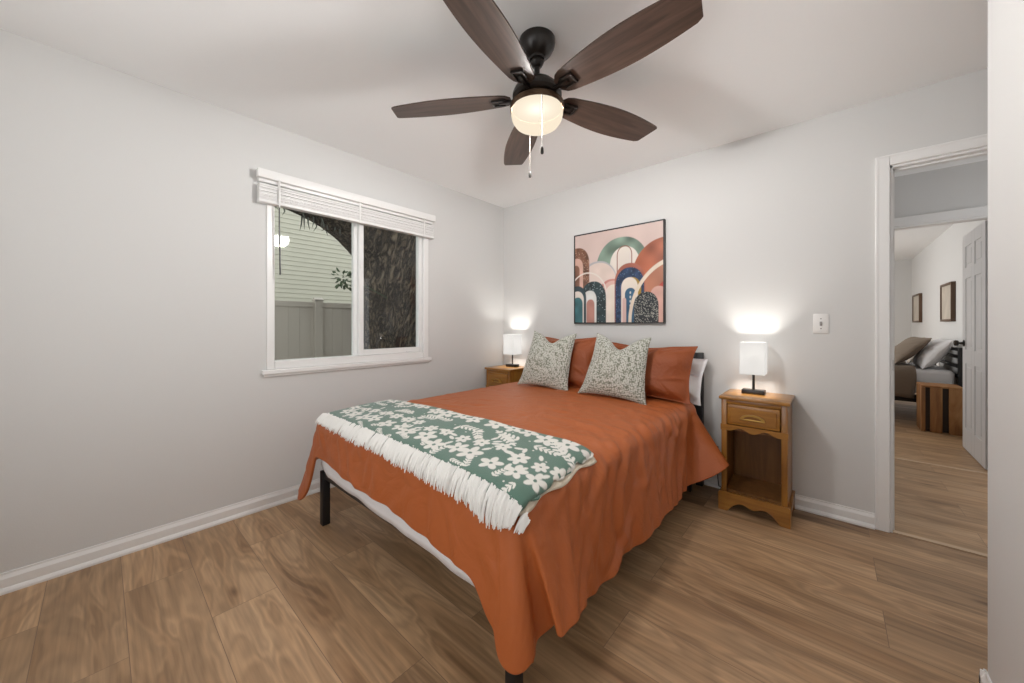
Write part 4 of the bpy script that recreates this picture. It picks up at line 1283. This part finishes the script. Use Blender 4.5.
# brown mottled arch, left edge
a = arch(0.03, 0.0, 0.86, 0.155); put(a, (0.19, 0.085, 0.05), 0.5, 26, 9); speckle(8, 0.10, (0.45, 0.30, 0.22), a)
a = arch(0.02, 0.0, 0.74, 0.085); put(a, (0.58, 0.36, 0.29), 0.15); a = arch(0.01, 0.0, 0.66, 0.05); put(a, (0.20, 0.09, 0.055), 0.4)
d = np.abs(np.hypot((U - 0.16), (W - 0.30) * 0.9) - 0.235); put(np.clip((0.009 - d) / 0.004, 0, 1) * (W > .3), (0.72, 0.66, 0.60), 0)
# dark teal arches bottom left
a = arch(0.235, 0.0, 0.46, 0.155); put(a, (0.018, 0.035, 0.04), 0.6, 20, 4); speckle(9, 0.05, (0.3, 0.36, 0.36), a)
a = arch(0.19, 0.0, 0.36, 0.085); put(a, (0.62, 0.62, 0.60), 0.2); a = arch(0.20, 0.0, 0.26, 0.05); put(a, (0.42, 0.20, 0.16), 0.2)
a = arch(0.03, 0.0, 0.42, 0.115); put(a, (0.02, 0.04, 0.05), 0.4); a = arch(0.03, 0.0, 0.36, 0.085); put(a, (0.66, 0.60, 0.54), 0.1)
a = arch(0.035, 0.0, 0.29, 0.065); put(a, (0.04, 0.14, 0.16), 0.4)
Pp = np.zeros((npx, npx, 3)); e = h2 - t + 0.0005
Pp[..., 0] = (U * 2 - 1) * e; Pp[..., 1] = -dpt + 0.005; Pp[..., 2] = (W * 2 - 1) * e
cv = grid_mesh('canvas', Pp, M['print'], art, color=np.clip(img, 0, 1))
md = cv.modifiers.new('thick', 'SOLIDIFY'); md.thickness = 0.02; md.offset = -1 if True else 1

# ------------------------------------------------------------------ light switch
sw = thing('light_switch', 'white single-toggle light switch on the back wall near the doorway', 'light switch', (2.574, 0, 1.163))
bm = B(); box(bm, -0.037, 0.037, -0.007, 0.0, -0.060, 0.060, 0.003); obj('plate', bm, M['switch'], sw)
bm = B(); box(bm, -0.006, 0.006, -0.009, -0.007, -0.013, 0.013, 0.001); box(bm, -0.0045, 0.0045, -0.020, -0.008, -0.002, 0.010, 0.001); obj('toggle', bm, M['toggle'], sw)
for z in (-0.03, 0.03):
    bm = B(); lathe(bm, [(0, 0.0015), (0.003, 0.001), (0.0035, 0)], 10, Matrix.Translation((0, -0.007, z)) @ Matrix.Rotation(PI / 2, 4, 'X'))
    obj('screw', bm, M['chain'], sw)

# ------------------------------------------------------------------ second bedroom seen through the hall
# six-panel door, swung open into the far room
dr = bpy.data.objects.new('door_2', None); COL.objects.link(dr); dr['kind'] = 'structure'
dr.location = (3.572, 1.735, 0.0); dr.rotation_euler = (0, 0, R_(-1.0))
bm = B(); DW, DH, DT = 0.74, 1.985, 0.035
box(bm, -DT + 0.006, -0.006, 0.0, DW, 0.008, DH, 0.0)
st, md_ = 0.105, 0.10
rails = [(0.008, 0.21), (0.80, 0.93), (1.58, 1.68), (DH - 0.11, DH)]
def both(y0, y1, z0, z1, bev=0.003):
    box(bm, -DT, 0.0, y0, y1, z0, z1, bev)
both(0, st, 0.008, DH); both(DW - st, DW, 0.008, DH); both(DW / 2 - md_ / 2, DW / 2 + md_ / 2, 0.008, DH)
for z0, z1 in rails:
    both(st + .0005, DW / 2 - md_ / 2 - .0005, z0, z1); both(DW / 2 + md_ / 2 + .0005, DW - st - .0005, z0, z1)
for (z0, z1) in ((0.21, 0.80), (0.93, 1.58), (1.68, DH - 0.11)):
    for (y0, y1) in ((st, DW / 2 - md_ / 2), (DW / 2 + md_ / 2, DW - st)):
        box(bm, -DT + 0.002, -0.002, y0 + 0.028, y1 - 0.028, z0 + 0.028, z1 - 0.028, 0.006)
struct('door_slab', bm, M['door'], dr)
bm = B()
for s in (-1, 1):
    base_x = -DT if s < 0 else 0.0
    mtx = Matrix.Translation((base_x, DW - 0.06, 0.985)) @ Matrix.Rotation(s * PI / 2, 4, 'Y')
    lathe(bm, [(0, 0), (0.030, 0), (0.030, 0.006), (0.012, 0.010), (0.010, 0.030), (0.024, 0.036), (0.028, 0.050), (0.022, 0.062), (0, 0.066)], 20, mtx)
struct('door_knob', bm, M['nickel'], dr)

cr = thing('pallet_crate', 'reclaimed wood slatted crate used as nightstand beyond the hall doorway', 'crate', (3.505, 3.17, 0))
cw, cd, chh = 0.150, 0.16, 0.50
bm = B(); box(bm, -cw + .016, cw - .016, -cd + .016, cd - .016, 0.012, chh - 0.02); obj('dark_core', bm, M['crate_dark'], cr)  # near-black block filling the space behind the slats
for (f0, f1) in ((0.0, 0.10), (0.215, 0.505), (0.655, 1.0)):
    bm = B(); box(bm, -cw + 2 * cw * f0, -cw + 2 * cw * f1, -cd, -cd + .0155, 0.0, chh - .021, 0.002); obj('front_slat', bm, M['crate'], cr)
for s in (-1, 1):
    for k in range(4):
        y0 = -cd + 0.016 + k * 0.076
        x0, x1 = sorted((s * cw, s * (cw - 0.0155)))
        bm = B(); box(bm, x0, x1, y0, y0 + 0.060, 0.0, chh - 0.021, 0.002); obj('side_slat', bm, M['crate'], cr)
bm = B(); box(bm, -cw, cw, -cd, cd, chh - 0.020, chh, 0.003); obj('crate_top', bm, M['crate'], cr)

b2 = thing('bed', 'black bed with white and taupe bedding in the room beyond the hall', 'bed', (2.75, 4.25, 0))
def b2box(bm, x0, x1, y0, y1, z0, z1, bev=0.004, seg=2): return box(bm, x0 - 2.75, x1 - 2.75, y0 - 4.25, y1 - 4.25, z0, z1, bev, seg)
bm = B()
for y in (3.45, 5.0): b2box(bm, 3.69, 3.745, y, y + 0.055, 0.0, 0.90)
for z in (0.55, 0.66, 0.77, 0.855): b2box(bm, 3.70, 3.735, 3.50, 5.0, z, z + 0.035)
obj('headboard', bm, M['black_metal'], b2)
bm = B(); b2box(bm, 1.72, 3.69, 3.47, 3.50, 0.24, 0.33); obj('side_rail', bm, M['black_metal'], b2)
bm = B(); b2box(bm, 1.72, 3.69, 5.0, 5.03, 0.24, 0.33); obj('side_rail', bm, M['black_metal'], b2)
for (x, y) in ((1.75, 3.49), (1.75, 5.0), (2.90, 3.49)):
    bm = B(); b2box(bm, x - 0.02, x + 0.02, y - 0.02, y + 0.02, 0, 0.24); obj('leg', bm, M['black_metal'], b2)
bm = B(); b2box(bm, 1.74, 3.68, 3.50, 4.998, 0.34, 0.63, 0.05, 4); tag(obj('mattress', bm, M['white_cotton']), 'white-sheeted mattress on the black bed beyond the hall', 'mattress').location = (2.75, 4.25, 0)
# taupe blanket hanging over the near side
n = 50
P = np.zeros((n, 30, 3))
for i in range(n):
    x = 1.80 + 1.56 * i / (n - 1)
    for j in range(30):
        sarc = j / 29 * 1.30
        if sarc < 0.95: y, z = 4.40 - sarc, 0.645
        else:
            q = min(1, (sarc - 0.95) / 0.06); y = 3.45 - 0.012 * q - 0.01 * math.sin(x * 40) * max(0, sarc - 0.97) * 3; z = 0.645 - max(0, sarc - 0.95)
        P[i, j] = (x + 0.01 * math.sin(j * .6), y, z + 0.006 * math.sin(x * 21 + j * .35))
o = grid_mesh('blanket', P, M['taupe'])
mdd = o.modifiers.new('thick', 'SOLIDIFY'); mdd.thickness = 0.016
tag(o, 'taupe blanket hanging over the near side of the bed beyond the hall', 'blanket')
pillow('bed_pillow', M['white_cotton'], 'white pillow leaning on the headboard beyond the hall doorway', 'pillow', (3.42, 3.82, 0.635), (R_(-34), 0, R_(-90)), 0.68, 0.42, 0.18, seed=21)
pillow('bed_pillow', M['taupe'], 'taupe pillow leaning in front of the white pillow beyond the hall doorway', 'pillow', (3.16, 3.86, 0.672), (R_(-44), 0, R_(-84)), 0.66, 0.46, 0.17, seed=22)
pillow('bed_pillow', M['taupe_light'], 'grey pillow at the far side of the bed beyond the hall', 'pillow', (3.40, 4.55, 0.640), (R_(-30), 0, R_(-92)), 0.60, 0.40, 0.16, seed=23)
for (y0, y1, lab) in ((4.12, 4.74, 'nearer of two narrow brown framed pictures above the bed beyond the hall'), (6.35, 7.05, 'farther of two narrow brown framed pictures above the bed beyond the hall')):
    pf = thing('picture_frame', lab, 'picture', (3.78, (y0 + y1) / 2, 1.45), 0, 'pictures in the far bedroom')
    hw, hh = (y1 - y0) / 2, 0.25
    bm = B()
    for (a, b, c, d) in ((-hw, hw, hh - .03, hh), (-hw, hw, -hh, -hh + .03), (-hw, -hw + .03, -hh + .03, hh - .03), (hw - .03, hw, -hh + .03, hh - .03)):
        box(bm, -0.04, 0, a, b, c, d, 0.002)
    obj('frame', bm, M['oak_frame'], pf)
    bm = B(); box(bm, -0.028, -0.006, -hw + .03, hw - .03, -hh + .03, hh - .03); obj('picture_sheet', bm, M['mirror'], pf)
